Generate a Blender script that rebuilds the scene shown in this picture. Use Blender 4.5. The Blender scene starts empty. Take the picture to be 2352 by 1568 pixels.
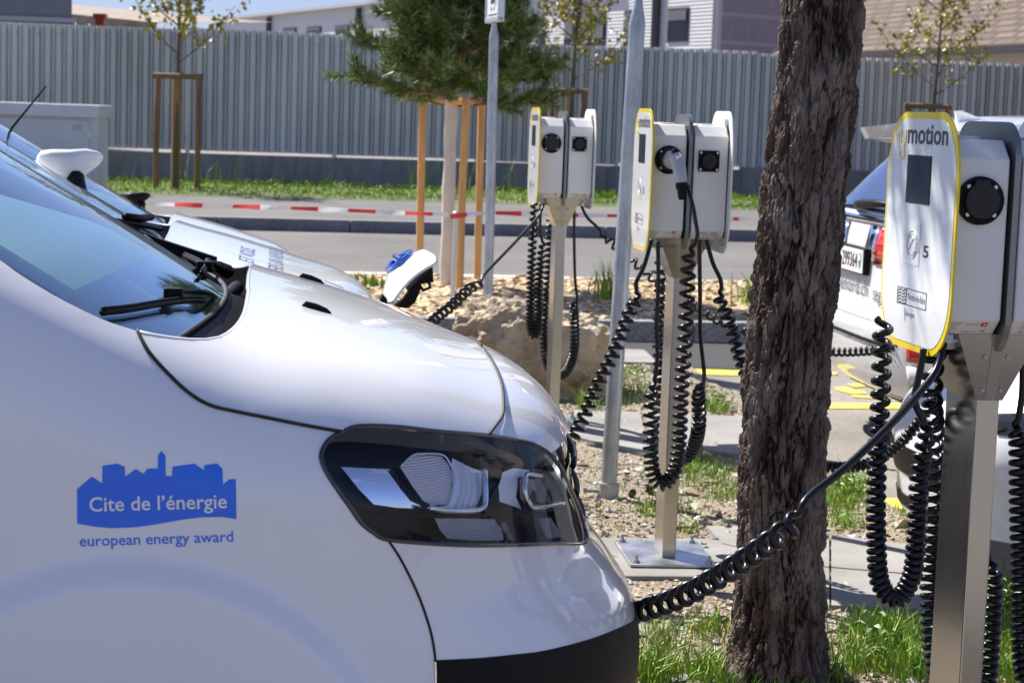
import bpy, bmesh, math, random
import numpy as np
from mathutils import Vector, Matrix, noise
from mathutils.geometry import delaunay_2d_cdt
random.seed(7); RNG = np.random.default_rng(7)
D2R = math.radians
scene = bpy.context.scene
COL = scene.collection

# ------------------------------------------------------------------ camera
F = 4573.0; PITCH = D2R(6.54); ROLL = D2R(2.0); EYE = np.array([0.0, 0.0, 1.52])
_fw = np.array([0, math.cos(PITCH), -math.sin(PITCH)]); _u0 = np.array([0, math.sin(PITCH), math.cos(PITCH)])
_r0 = np.array([1.0, 0, 0])
_R = _r0*math.cos(ROLL)+_u0*math.sin(ROLL); _U = _u0*math.cos(ROLL)-_r0*math.sin(ROLL)
cam = bpy.data.cameras.new('camera'); cam_o = bpy.data.objects.new('camera', cam); COL.objects.link(cam_o)
m = Matrix.Identity(4)
for i in range(3):
    m[i][0] = _R[i]; m[i][1] = _U[i]; m[i][2] = -_fw[i]; m[i][3] = EYE[i]
cam_o.matrix_world = m
cam.sensor_width = 36; cam.lens = 70; cam.clip_start = 0.05; cam.clip_end = 3000
cam.dof.use_dof = True; cam.dof.focus_distance = 4.4; cam.dof.aperture_fstop = 11
scene.camera = cam_o

# ------------------------------------------------------------------ light
SUN_AZ = D2R(-46.6); SUN_EL = D2R(50)
SUNV = Vector((math.sin(SUN_AZ)*math.cos(SUN_EL), math.cos(SUN_AZ)*math.cos(SUN_EL), math.sin(SUN_EL)))
sun = bpy.data.lights.new('sun', 'SUN'); sun.energy = 5.0; sun.angle = D2R(0.5); sun.color = (1.0, 0.955, 0.88)
sun_o = bpy.data.objects.new('sun', sun); COL.objects.link(sun_o)
sun_o.rotation_euler = SUNV.to_track_quat('Z', 'Y').to_euler()
w = bpy.data.worlds.new('World'); scene.world = w; w.use_nodes = True
nt = w.node_tree; nt.nodes.clear()
out = nt.nodes.new('ShaderNodeOutputWorld'); bg = nt.nodes.new('ShaderNodeBackground'); bg.inputs[1].default_value = 0.068
sky = nt.nodes.new('ShaderNodeTexSky'); sky.sky_type = 'NISHITA'; sky.sun_disc = False
sky.sun_elevation = SUN_EL; sky.sun_rotation = SUN_AZ; sky.air_density = 1.0; sky.dust_density = 0.15; sky.ozone_density = 2.2
tc = nt.nodes.new('ShaderNodeTexCoord'); mp = nt.nodes.new('ShaderNodeMapping'); mp.inputs['Scale'].default_value = (1.0, 1.6, 3.4)
nz = nt.nodes.new('ShaderNodeTexNoise'); nz.inputs['Scale'].default_value = 2.6; nz.inputs['Detail'].default_value = 9; nz.inputs['Roughness'].default_value = 0.62
rp = nt.nodes.new('ShaderNodeValToRGB'); rp.color_ramp.elements[0].position = 0.57; rp.color_ramp.elements[1].position = 0.82
rp.color_ramp.elements[1].color = (0.75, 0.75, 0.75, 1)
mx = nt.nodes.new('ShaderNodeMix'); mx.data_type = 'RGBA'; mx.inputs[7].default_value = (7.2, 7.3, 7.6, 1)
nt.links.new(tc.outputs['Generated'], mp.inputs[0]); nt.links.new(mp.outputs[0], nz.inputs['Vector'])
nt.links.new(nz.outputs[0], rp.inputs[0]); nt.links.new(rp.outputs[0], mx.inputs[0])
tn = nt.nodes.new('ShaderNodeMix'); tn.data_type = 'RGBA'; tn.blend_type = 'MULTIPLY'; tn.inputs[0].default_value = 1; tn.inputs[7].default_value = (1.09, .94, 1.08, 1); nt.links.new(sky.outputs[0], tn.inputs[6]); 
sz = nt.nodes.new('ShaderNodeSeparateXYZ'); nt.links.new(tc.outputs['Generated'], sz.inputs[0]); hr = nt.nodes.new('ShaderNodeMapRange'); hr.inputs[1].default_value = 0.0; hr.inputs[2].default_value = .42; nt.links.new(sz.outputs[2], hr.inputs[0])
hg = nt.nodes.new('ShaderNodeMix'); hg.data_type = 'RGBA'; hg.inputs[6].default_value = (.42, .56, .80, 1); hg.inputs[7].default_value = (1, 1, 1, 1); nt.links.new(hr.outputs[0], hg.inputs[0])
hm = nt.nodes.new('ShaderNodeMix'); hm.data_type = 'RGBA'; hm.blend_type = 'MULTIPLY'; hm.inputs[0].default_value = 1; nt.links.new(tn.outputs[2], hm.inputs[6]); nt.links.new(hg.outputs[2], hm.inputs[7])
nt.links.new(hm.outputs[2], mx.inputs[6]); nt.links.new(mx.outputs[2], bg.inputs[0]); nt.links.new(bg.outputs[0], out.inputs[0])
vs = scene.view_settings; vs.view_transform = 'Standard'; vs.look = 'None'; vs.exposure = 0.96; vs.gamma = 1.0
scene.cycles.max_bounces = 8; scene.cycles.transparent_max_bounces = 16; scene.cycles.caustics_reflective = False

# ------------------------------------------------------------------ photo measuring: a pixel of the photograph (2352 wide) to a point in the place
def ray(px, py): return _fw+_R*((px-1176)/F)+_U*((784-py)/F)
def G(px, py, z=0.0):
    d = ray(px, py); return EYE+d*((z-EYE[2])/d[2])
def PY(px, py, Y):
    d = ray(px, py); return EYE+d*(Y/d[1])
def rays(P):
    P = np.asarray(P, float)
    return _fw+((P[:, 0:1]-1176)/F)*_R+((784-P[:, 1:2])/F)*_U

# ------------------------------------------------------------------ materials
MATS = {}
def mat(name, col=(.5, .5, .5), rough=.6, metal=0.0, coat=0.0, spec=None, vary=0.0, vscale=4.0, vcol=None, bump=0.0, bscale=60.0,
        island=None, trans=0.0, aniso=None, bdist=0.01, stretch=None, emis=None, detail=6.0):
    if name in MATS: return MATS[name]
    M = bpy.data.materials.new(name); M.use_nodes = True; MATS[name] = M
    t = M.node_tree; b = t.nodes['Principled BSDF']; L = t.links.new
    b.inputs['Base Color'].default_value = (*col, 1); b.inputs['Roughness'].default_value = rough; b.inputs['Metallic'].default_value = metal
    if coat: b.inputs['Coat Weight'].default_value = coat; b.inputs['Coat Roughness'].default_value = .02
    if spec is not None: b.inputs['Specular IOR Level'].default_value = spec
    if trans: b.inputs['Transmission Weight'].default_value = trans
    c = t.nodes.new('ShaderNodeTexCoord')
    vec = c.outputs['Object']
    if stretch:
        p = t.nodes.new('ShaderNodeMapping'); p.inputs['Scale'].default_value = stretch; L(vec, p.inputs[0]); vec = p.outputs[0]
    src = None
    if island:
        g = t.nodes.new('ShaderNodeNewGeometry'); r = t.nodes.new('ShaderNodeValToRGB'); cr = r.color_ramp
        for i, k in enumerate(island):
            if i > 1: cr.elements.new(.5)
        for i, k in enumerate(island):
            cr.elements[i].position = i/(len(island)-1); cr.elements[i].color = (*k, 1)
        L(g.outputs['Random Per Island'], r.inputs[0]); src = r.outputs[0]
    if vary or vcol:
        n = t.nodes.new('ShaderNodeTexNoise'); n.inputs['Scale'].default_value = vscale; n.inputs['Detail'].default_value = detail; n.inputs['Roughness'].default_value = .65
        L(vec, n.inputs['Vector'])
        x = t.nodes.new('ShaderNodeMix'); x.data_type = 'RGBA'
        mr = t.nodes.new('ShaderNodeMapRange'); mr.inputs[1].default_value = .35; mr.inputs[2].default_value = .65; L(n.outputs[0], mr.inputs[0])
        L(mr.outputs[0], x.inputs[0])
        k2 = vcol or tuple(min(1, q*(1+vary)) for q in col)
        x.inputs[6].default_value = (*(col if vcol else tuple(q*(1-vary) for q in col)), 1); x.inputs[7].default_value = (*k2, 1)
        if src:
            y = t.nodes.new('ShaderNodeMix'); y.data_type = 'RGBA'; y.blend_type = 'MULTIPLY'; y.inputs[0].default_value = .6
            L(src, y.inputs[6]); L(x.outputs[2], y.inputs[7]); src = y.outputs[2]
        else: src = x.outputs[2]
        if metal > .5 or coat == 0:
            q = t.nodes.new('ShaderNodeMapRange'); q.inputs[3].default_value = max(.02, rough-.08); q.inputs[4].default_value = min(1, rough+.08)
            L(n.outputs[0], q.inputs[0]); L(q.outputs[0], b.inputs['Roughness'])
    if src: L(src, b.inputs['Base Color'])
    if bump:
        n2 = t.nodes.new('ShaderNodeTexNoise'); n2.inputs['Scale'].default_value = bscale; n2.inputs['Detail'].default_value = 5
        L(vec, n2.inputs['Vector'])
        bp = t.nodes.new('ShaderNodeBump'); bp.inputs['Strength'].default_value = bump; bp.inputs['Distance'].default_value = bdist
        L(n2.outputs[0], bp.inputs['Height']); L(bp.outputs[0], b.inputs['Normal'])
    return M
def glassmat(name, tint, ior=1.5, extra=0.0, refl=(1, 1, 1), rough=0.0):
    if name in MATS: return MATS[name]
    M = bpy.data.materials.new(name); M.use_nodes = True; MATS[name] = M; t = M.node_tree; t.nodes.clear(); L = t.links.new
    o = t.nodes.new('ShaderNodeOutputMaterial'); tr = t.nodes.new('ShaderNodeBsdfTransparent'); tr.inputs[0].default_value = (*tint, 1)
    gl = t.nodes.new('ShaderNodeBsdfGlossy'); gl.inputs['Roughness'].default_value = rough; gl.inputs[0].default_value = (*refl, 1)
    lw = t.nodes.new('ShaderNodeLayerWeight'); lw.inputs[0].default_value = .5; r0 = ((ior-1)/(ior+1))**2
    pw = t.nodes.new('ShaderNodeMath'); pw.operation = 'POWER'; pw.inputs[1].default_value = 5; L(lw.outputs['Facing'], pw.inputs[0])
    ad = t.nodes.new('ShaderNodeMath'); ad.operation = 'MULTIPLY_ADD'; ad.inputs[1].default_value = 1-r0; ad.inputs[2].default_value = r0+extra; ad.use_clamp = True; L(pw.outputs[0], ad.inputs[0])
    mi = t.nodes.new('ShaderNodeMixShader'); L(ad.outputs[0], mi.inputs[0]); L(tr.outputs[0], mi.inputs[1]); L(gl.outputs[0], mi.inputs[2]); L(mi.outputs[0], o.inputs[0])
    return M
def ribbed(name, col, freq, axis, rough=.15, metal=.9, strength=.8):
    M = mat(name, col, rough, metal); t = M.node_tree; L = t.links.new; b = t.nodes['Principled BSDF']
    wv = t.nodes.new('ShaderNodeTexWave'); wv.bands_direction = axis; wv.inputs['Scale'].default_value = freq
    c = t.nodes.new('ShaderNodeTexCoord'); L(c.outputs['Object'], wv.inputs['Vector'])
    bp = t.nodes.new('ShaderNodeBump'); bp.inputs['Strength'].default_value = strength; bp.inputs['Distance'].default_value = .004
    L(wv.outputs[1] if len(wv.outputs) > 1 else wv.outputs[0], bp.inputs['Height']); L(bp.outputs[0], b.inputs['Normal']); return M

def speckle(name, a, b, c, vs, rough=.9, bump=.6, bdist=.004, big=None):
    """mineral surfaces: voronoi grains with random colours over a slow noise"""
    M = mat(name, a, rough); t = M.node_tree; L = t.links.new; bs = t.nodes['Principled BSDF']; co = t.nodes.new('ShaderNodeTexCoord')
    v = t.nodes.new('ShaderNodeTexVoronoi'); v.inputs['Scale'].default_value = vs; L(co.outputs['Object'], v.inputs['Vector'])
    r = t.nodes.new('ShaderNodeValToRGB'); e = r.color_ramp.elements; e[0].color = (*a, 1); e[1].color = (*b, 1); q = e.new(.5); q.color = (*c, 1)
    s = t.nodes.new('ShaderNodeSeparateColor'); L(v.outputs['Color'], s.inputs[0]); L(s.outputs[0], r.inputs[0])
    n = t.nodes.new('ShaderNodeTexNoise'); n.inputs['Scale'].default_value = big or 1.3; n.inputs['Detail'].default_value = 7; L(co.outputs['Object'], n.inputs['Vector'])
    mr = t.nodes.new('ShaderNodeMapRange'); mr.inputs[1].default_value = .3; mr.inputs[2].default_value = .7; mr.inputs[3].default_value = .72; mr.inputs[4].default_value = 1.12; L(n.outputs[0], mr.inputs[0])
    mu = t.nodes.new('ShaderNodeVectorMath'); mu.operation = 'SCALE'; L(r.outputs[0], mu.inputs[0]); L(mr.outputs[0], mu.inputs['Scale'])
    L(mu.outputs[0], bs.inputs['Base Color'])
    bp = t.nodes.new('ShaderNodeBump'); bp.inputs['Strength'].default_value = bump; bp.inputs['Distance'].default_value = bdist
    L(v.outputs['Distance'], bp.inputs['Height']); L(bp.outputs[0], bs.inputs['Normal']); return M

PAINT = mat('white_paint', (.84, .84, .85), .32, coat=1.0)
PAINT2 = mat('white_paint_far', (.78, .79, .80), .35, coat=1.0)
BLACKP = mat('black_plastic', (.004, .004, .0045), .5, spec=.18, bump=.25, bscale=900, bdist=.0006)
BLACKG = mat('black_gloss', (.008, .008, .012), .06, coat=1.0)
RUBBER = mat('black_rubber', (.01, .01, .011), .6)
CABLE = mat('cable_sheath', (.005, .005, .0075), .30, spec=.38)
CHROME = mat('chrome', (.82, .83, .85), .06, 1.0)
STEEL = mat('brushed_stainless', (.47, .455, .43), .22, 1.0, vary=.03, vscale=9, stretch=(30, 30, .5))
GALV = mat('galvanised_steel', (.40, .43, .46), .45, .75, vary=.22, vscale=14, stretch=(1, 1, .5), bump=.1, bscale=70)
OFFW = mat('powder_coat_light_grey', (.78, .78, .745), .38, vary=.035, vscale=5, bump=.12, bscale=1400, bdist=.0004)
WHITE = mat('panel_white', (.74, .75, .74), .22, coat=.6)
YELLOW = mat('signal_yellow', (.78, .58, .005), .3, coat=.5)
PLATEG = mat('plate_grey_metal', (.23, .24, .25), .35, .7)
INK = mat('ink_dark', (.028, .03, .05), .5)
INKG = mat('ink_grey', (.12, .12, .13), .5)
BLUE = mat('sticker_blue', (.0, .15, .85), .35, coat=.4)
RED = mat('red_plastic', (.55, .012, .012), .2, coat=.8)

# ------------------------------------------------------------------ mesh helpers
class MB:
    def __init__(s): s.v = []; s.f = []; s.mi = []
    def add(s, V, Fc, mi=0):
        o = len(s.v); s.v.extend([tuple(map(float, p)) for p in V]); s.f.extend([tuple(i+o for i in q) for q in Fc]); s.mi.extend([mi]*len(Fc)); return s
    def box(s, a, b, mi=0, bev=0.0, M=None):
        x0, y0, z0 = a; x1, y1, z1 = b
        if bev <= 0:
            V = [(x0, y0, z0), (x1, y0, z0), (x1, y1, z0), (x0, y1, z0), (x0, y0, z1), (x1, y0, z1), (x1, y1, z1), (x0, y1, z1)]
            Fc = [(0, 3, 2, 1), (4, 5, 6, 7), (0, 1, 5, 4), (1, 2, 6, 5), (2, 3, 7, 6), (3, 0, 4, 7)]
        else:
            bm = bmesh.new(); bmesh.ops.create_cube(bm, size=1)
            for vv in bm.verts: vv.co = Vector(((x0+x1)/2+vv.co.x*(x1-x0), (y0+y1)/2+vv.co.y*(y1-y0), (z0+z1)/2+vv.co.z*(z1-z0)))
            bmesh.ops.bevel(bm, geom=bm.edges[:], offset=bev, segments=2, affect='EDGES', profile=.6)
            bm.verts.index_update(); V = [v.co[:] for v in bm.verts]; Fc = [tuple(v.index for v in f.verts) for f in bm.faces]; bm.free()
        if M is not None: V = [tuple(M @ Vector(p)) for p in V]
        return s.add(V, Fc, mi)
    def tube(s, pts, r, n=8, mi=0, cap=True):
        P = np.asarray(pts, float); k = len(P); rr = np.full(k, r) if np.isscalar(r) else np.asarray(r, float)
        T = np.gradient(P, axis=0); T /= np.linalg.norm(T, axis=1)[:, None]+1e-12
        ref = np.array([0, 0, 1.0]) if abs(T[0][2]) < .9 else np.array([1.0, 0, 0])
        N = np.cross(T[0], ref); N /= np.linalg.norm(N); V = []
        an = np.linspace(0, 2*math.pi, n, endpoint=False); ca, sa = np.cos(an), np.sin(an)
        for i in range(k):
            N = N-T[i]*(N@T[i]); N /= np.linalg.norm(N)+1e-12; B = np.cross(T[i], N)
            V.append(P[i]+rr[i]*(ca[:, None]*N+sa[:, None]*B))
        V = np.concatenate(V); Fc = []
        for i in range(k-1):
            for j in range(n):
                a = i*n+j; b = i*n+(j+1) % n; Fc.append((a, b, b+n, a+n))
        if cap: Fc.append(tuple(range(n-1, -1, -1))); Fc.append(tuple((k-1)*n+j for j in range(n)))
        return s.add(V, Fc, mi)
    def cyl(s, c0, c1, r0, r1=None, n=20, mi=0):
        return s.tube([c0, c1], [r0, r0 if r1 is None else r1], n, mi)
    def prism(s, poly, h0, h1, fn, mi=0):
        """closed 2-D outline extruded between two levels; fn(u, v, h) gives the point"""
        n = len(poly); V = [fn(u, v, h0) for u, v in poly]+[fn(u, v, h1) for u, v in poly]
        Fc = [tuple(range(n-1, -1, -1)), tuple(range(n, 2*n))]+[(i, (i+1) % n, n+(i+1) % n, n+i) for i in range(n)]
        return s.add(V, Fc, mi)
    def build(s, name, mats, parent=None, smooth=None, kind=None):
        me = bpy.data.meshes.new(name); me.from_pydata(s.v, [], s.f)
        for k in (mats if isinstance(mats, (list, tuple)) else [mats]): me.materials.append(k)
        if max(s.mi, default=0): me.polygons.foreach_set('material_index', s.mi)
        if smooth is not None:
            me.polygons.foreach_set('use_smooth', [True]*len(me.polygons))
            if smooth < 180: me.set_sharp_from_angle(angle=D2R(smooth))
        me.validate(); me.update()
        o = bpy.data.objects.new(name, me); COL.objects.link(o)
        if parent: o.parent = parent
        if kind: o['kind'] = kind
        return o
def fixn(o):
    bm = bmesh.new(); bm.from_mesh(o.data); bmesh.ops.recalc_face_normals(bm, faces=bm.faces[:]); bm.to_mesh(o.data); bm.free(); return o
def tag(o, label, cat, group=None):
    o['label'] = label; o['category'] = cat
    if group: o['group'] = group
    return o
def thing(name, label, cat, loc=(0, 0, 0), rz=0.0, group=None):
    o = bpy.data.objects.new(name, None); COL.objects.link(o); o.location = loc; o.rotation_euler = (0, 0, rz); o.empty_display_size = .2
    return tag(o, label, cat, group)
def sheet(name, pts, z, M, kind='structure'):
    mb = MB(); P = [(p[0], p[1], z) for p in pts]
    a = sum(P[i][0]*P[(i+1) % len(P)][1]-P[(i+1) % len(P)][0]*P[i][1] for i in range(len(P)))
    if a < 0: P = P[::-1]
    mb.add(P, [tuple(range(len(P)))]); return mb.build(name, M, kind=kind)
def spline(pts, n=12):
    """Catmull-Rom through points of any dimension"""
    P = np.asarray(pts, float); P = np.vstack([2*P[0]-P[1], P, 2*P[-1]-P[-2]]); o = []
    for i in range(1, len(P)-2):
        t = np.linspace(0, 1, n, endpoint=False)[:, None]
        o.append(.5*(2*P[i]+(P[i+1]-P[i-1])*t+(2*P[i-1]-5*P[i]+4*P[i+1]-P[i+2])*t*t+(3*P[i]-P[i-1]-3*P[i+1]+P[i+2])*t**3))
    return np.vstack(o+[P[-2][None]])
_tx = {}
def text2d(s, bold=0.0, sx=1.0):
    k = (s, bold)
    if k not in _tx:
        c = bpy.data.curves.new('t', 'FONT'); c.body = s; c.size = 1; c.offset = bold; c.resolution_u = 3
        o = bpy.data.objects.new('t', c); COL.objects.link(o); bpy.context.view_layer.update()
        me = bpy.data.meshes.new_from_object(o.evaluated_get(bpy.context.evaluated_depsgraph_get()))
        V = np.array([v.co[:2] for v in me.vertices]); Fc = [tuple(p.vertices) for p in me.polygons]
        bpy.data.objects.remove(o); bpy.data.curves.remove(c); bpy.data.meshes.remove(me)
        _tx[k] = (V, Fc)
    return _tx[k]
def textfit(s, w, h=None, bold=0.0):
    """text scaled to width w (and cap height h): unit plane coordinates"""
    V, Fc = text2d(s, bold); V = V.copy(); V[:, 0] -= V[:, 0].min(); k = w/V[:, 0].max()
    V[:, 1] *= (h/0.72 if h else k); V[:, 0] *= k; return V, Fc

# ================================================================== SETTING
EK = np.array([math.cos(D2R(10.9)), math.sin(D2R(10.9)), 0]); NK = np.array([-EK[1], EK[0], 0])
SA = np.array([-.12, .9928, 0]); SR = np.array([.9928, .12, 0])        # along the row of stations / towards the right-hand bays
def line(p, d, a, b): p = np.array([p[0], p[1], 0.0]); return p+d*a, p+d*b
ASPH = speckle('asphalt_light_aggregate', (.17, .155, .135), (.32, .295, .26), (.235, .215, .185), 160, bump=.5)
ROADM = speckle('asphalt_road', (.115, .108, .10), (.175, .166, .156), (.14, .132, .123), 70, bump=.4, big=.5)
DARKA = speckle('asphalt_new_dark', (.03, .03, .032), (.06, .06, .062), (.045, .045, .046), 140)
GRAVEL = speckle('gravel_soil', (.20, .15, .095), (.42, .36, .28), (.30, .24, .165), 75, bump=1.0, bdist=.012, big=3.0)
CHIPG = speckle('wood_chip_ground', (.40, .28, .15), (.62, .48, .30), (.50, .37, .21), 45, bump=1.0, bdist=.02, big=2.0)
CONC = speckle('concrete_paving', (.24, .232, .215), (.32, .31, .29), (.28, .27, .25), 260, bump=.25, bdist=.002, big=2.5)
CONCW = mat('concrete_wall', (.27, .265, .27), .85, vary=.22, vscale=2.2, stretch=(3, 3, .45), bump=.25, bscale=30)
GRAN = speckle('granite_kerb', (.19, .19, .20), (.40, .40, .41), (.27, .27, .28), 90, bump=.25)
GRAN2 = speckle('granite_kerb_grey', (.17, .17, .185), (.27, .27, .285), (.215, .215, .23), 60, bump=.2)
SOIL = speckle('verge_soil', (.06, .09, .025), (.15, .18, .05), (.09, .13, .03), 14)

sheet('ground', [(-400, -60), (400, -60), (400, 900), (-400, 900)], -.024, ASPH)
a0, a1 = (-1.62, 18.55), (-.2, 18.76)
ka = line((-4.25, 24.18), EK, -60, 60); rb = line((-1.22, 16.6), EK, -60, 60)
sheet('road', [rb[0], rb[1], ka[1], ka[0]], -.018, ROADM)
ll = line((-1.62, 18.55), np.array([.989, .147, 0]), -30, 30); lw = np.array([0, .075, 0])
mbl = sheet('lane_line', [ll[0]-lw, ll[1]-lw, ll[1]+lw, ll[0]+lw], -.013, mat('road_white', (.72, .72, .70), .7))
sw = line((-3.1, 30.2), EK, -60, 60)
sheet('pavement', [ka[0]+NK*.12, ka[1]+NK*.12, sw[1], sw[0]], .125, ROADM)
vg = line((-6, 36.0), EK, -60, 60)
sheet('verge', [sw[0], sw[1], vg[1], vg[0]], .13, SOIL)
mb = MB()
for i in range(-14, 16):
    p = np.array([-4.25, 24.18, 0])+EK*(i*1.62+.62); M_ = Matrix.Translation(p) @ Matrix.Rotation(D2R(10.9), 4, 'Z')
    mb.box((.006, 0, -.05), (1.614, .16, .135), 0, .012, M_)
mb.build('kerb', GRAN2, kind='structure')

sheet('added_bounce_ground', [r_ for r_ in ((-60, -40), (60, -40), (60, -.2), (2.4, -.2), (.62, 0.6), (-.84, 12.6), (-1.6, 16.2), (-60, 7))], -.019, speckle('asphalt_bounce_dark', (.14, .13, .12), (.28, .265, .24), (.20, .188, .172), 110))  # unseen ground added, darker asphalt to limit light bounced onto the van side
# planting bed with wood chips
bl = line((1.16, 13.72), EK, -6.0, 4.2); bk = line((-1.22, 17.3), EK, -4.5, 5.8)
sheet('wood_chip_bed', [bl[0]+NK*.1, bl[1]+NK*.1, bk[1], bk[0]], .085, CHIPG)
mb = MB()
for i in range(-6, 5):
    p = np.array([1.16, 13.72, 0])+EK*(i*1.0+.1); M_ = Matrix.Translation(p) @ Matrix.Rotation(D2R(10.9), 4, 'Z')
    mb.box((.004, 0, -.05), (.996, .12, .125), 0, .01, M_)
mb.build('bed_kerb', GRAN, kind='structure')
def chips(name, n, reg, z, size, M, flat=.25):
    mb = MB()
    for _ in range(n):
        p = reg(); s = size*RNG.uniform(.5, 1.4); a = RNG.uniform(0, 6.28); t = RNG.uniform(-.6, .6)
        M_ = Matrix.Translation((p[0], p[1], z+s*.12)) @ Matrix.Rotation(a, 4, 'Z') @ Matrix.Rotation(t, 4, 'X') @ Matrix.Rotation(RNG.uniform(-.4, .4), 4, 'Y')
        mb.box((-s, -s*.38, -s*flat*.3), (s, s*.38, s*flat*.3), 0, 0, M_)
    return mb.build(name, M, kind='stuff')
def quadreg(a, b, c, d):
    a, b, c, d = [np.asarray(q, float)[:2] for q in (a, b, c, d)]
    def f():
        u, v = RNG.random(2); return (a*(1-u)+b*u)*(1-v)+(d*(1-u)+c*u)*v
    return f
chips('wood_chips', 5200, quadreg(bl[0]+NK*.2+EK*2.6, bl[1]+NK*.2, bk[1], bk[0]+EK*1.5), .085, .034,
      mat('wood_chip', (.55, .42, .26), .85, island=[(.22, .14, .07), (.55, .41, .23), (.70, .56, .36), (.80, .68, .48)]))

# strip the stations stand in
R0 = np.array([1.11, 12.38, 0]); Rd = np.array([.1018, -.9948, 0])
r_far, r_near = R0, R0+Rd*10.2
sheet('gravel_strip', [r_far, r_near, r_near-SR*1.95, r_far-SR*1.95], -.006, GRAVEL)
sheet('fresh_asphalt', [G(1500, 836), G(1900, 850), G(1900, 770), G(1380, 782)], -.014, DARKA)
def paving(name, quad, cuts, z=.012, th=.03):
    """concrete slabs: a quad of ground points cut into cuts[0] x cuts[1] slabs with open joints"""
    a, b, c, d = [np.asarray(q, float) for q in quad]; nu, nv = cuts; mb = MB(); g = .004
    for i in range(nu):
        for j in range(nv):
            P = []
            for (u, v) in ((i/nu+g, j/nv+g), ((i+1)/nu-g, j/nv+g), ((i+1)/nu-g, (j+1)/nv-g), (i/nu+g, (j+1)/nv-g)):
                q = (a*(1-u)+b*u)*(1-v)+(d*(1-u)+c*u)*v; P.append((q[0], q[1]))
            dz = RNG.uniform(-.002, .002)
            mb.prism(P, z-th+dz, z+dz, lambda u, v, h: (u, v, h))
    return fixn(mb.build(name, CONC, kind='structure'))
paving('path', [G(1318, 1006), G(1500, 1052), G(1470, 950), G(1318, 945)], (1, 1))
paving('path', [G(1502, 1024), G(1730, 1054), G(1740, 963), G(1475, 950)], (2, 1))
paving('path', [G(1700, 1300), G(1905, 1398), G(1905, 1236), G(1620, 1213)], (1, 2))
paving('path', [G(1908, 1398), G(2190, 1410), G(2160, 1266), G(1908, 1236)], (1, 2), z=.014)
paving('path', [G(1385, 834), G(1510, 836), G(1480, 806), G(1385, 802)], (1, 1))
YM = mat('road_yellow', (.80, .62, .04), .7, vary=.25, vscale=18, vcol=(.62, .50, .10))
def mark(px, z=-.019): return sheet('yellow_marking', [G(*p) for p in px], z, YM)
mark([(1578, 838), (1800, 842), (1800, 857), (1588, 852)]); mark([(1676, 916), (2076, 918), (2076, 930), (1690, 929)])
mark([(1978, 1131), (2190, 1137), (2190, 1162), (1990, 1154)]); mark([(1905, 846), (1925, 848), (1922, 853), (1905, 852)])
mark([(1915, 882), (1945, 880), (1962, 888), (1985, 889), (1990, 896), (1958, 897), (1925, 889)]); mark([(1945, 874), (1990, 872), (1996, 879), (1962, 881)])
mark([(1960, 899), (2050, 905), (2040, 909), (1955, 903)])

# loose stones on the strip
mb = MB(); base = [(1, 0, 0), (-1, 0, 0), (0, 1, 0), (0, -1, 0), (0, 0, 1), (0, 0, -1)]; fc = [(0, 2, 4), (2, 1, 4), (1, 3, 4), (3, 0, 4), (2, 0, 5), (1, 2, 5), (3, 1, 5), (0, 3, 5)]
reg = quadreg(r_far-SR*.05, r_near-SR*.05, r_near-SR*1.9, r_far-SR*1.9)
for _ in range(12500):
    p = reg()
    if RNG.random() < .35 and p[1] > 9: continue
    s = .0085*math.exp(RNG.normal(0, .5)); a = RNG.uniform(0, 6.28); ca, sa_ = math.cos(a), math.sin(a); V = []
    sx, sy, sz = s*RNG.uniform(.8, 1.6), s*RNG.uniform(.6, 1.1), s*RNG.uniform(.35, .8)
    for b in base:
        q = np.array(b)*RNG.uniform(.75, 1.2, 3)+RNG.uniform(-.3, .3, 3); V.append((p[0]+ca*q[0]*sx-sa_*q[1]*sy, p[1]+sa_*q[0]*sx+ca*q[1]*sy, -.004+sz*.35+q[2]*sz))
    mb.add(V, fc)
mb.build('gravel_stones', mat('gravel_stone', (.5, .45, .38), .85, island=[(.16, .12, .08), (.34, .26, .18), (.46, .40, .32), (.60, .55, .47), (.30, .31, .32)]), kind='stuff')

chips('bark_litter', 1500, reg, -.004, .012, mat('bark_litter', (.1, .06, .03), .9, island=[(.05, .028, .014), (.14, .08, .04), (.26, .18, .09), (.40, .33, .18)]))
# grass
GR = mat('grass_blade', (.1, .2, .02), .55, island=[(.055, .16, .008), (.12, .29, .010), (.24, .38, .016), (.42, .42, .08)])
GRY = mat('verge_grass_blade', (.1, .2, .02), .55, island=[(.08, .20, .010), (.17, .33, .012), (.30, .44, .018), (.42, .46, .05)])
def blades(mb, p, n, h, w, spread, lean=.5):
    for _ in range(n):
        x = p[0]+RNG.normal(0, spread); y = p[1]+RNG.normal(0, spread); a = RNG.uniform(0, 6.28); H = h*RNG.uniform(.45, 1.25); l = H*RNG.uniform(.1, lean)
        dx, dy = math.cos(a), math.sin(a); b = RNG.uniform(0, 6.28); wx, wy = math.cos(b)*w*.5, math.sin(b)*w*.5; z = p[2] if len(p) > 2 else 0
        V = [(x-wx, y-wy, z-.005), (x+wx, y+wy, z-.005), (x+dx*l*.3+wx*.85, y+dy*l*.3+wy*.85, z+H*.5), (x+dx*l*.3-wx*.85, y+dy*l*.3-wy*.85, z+H*.5),
             (x+dx*l+wx*.1, y+dy*l+wy*.1, z+H*(1-.25*l/H))]
        mb.add(V, [(0, 1, 2, 3), (3, 2, 4)])
mb = MB()
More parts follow.
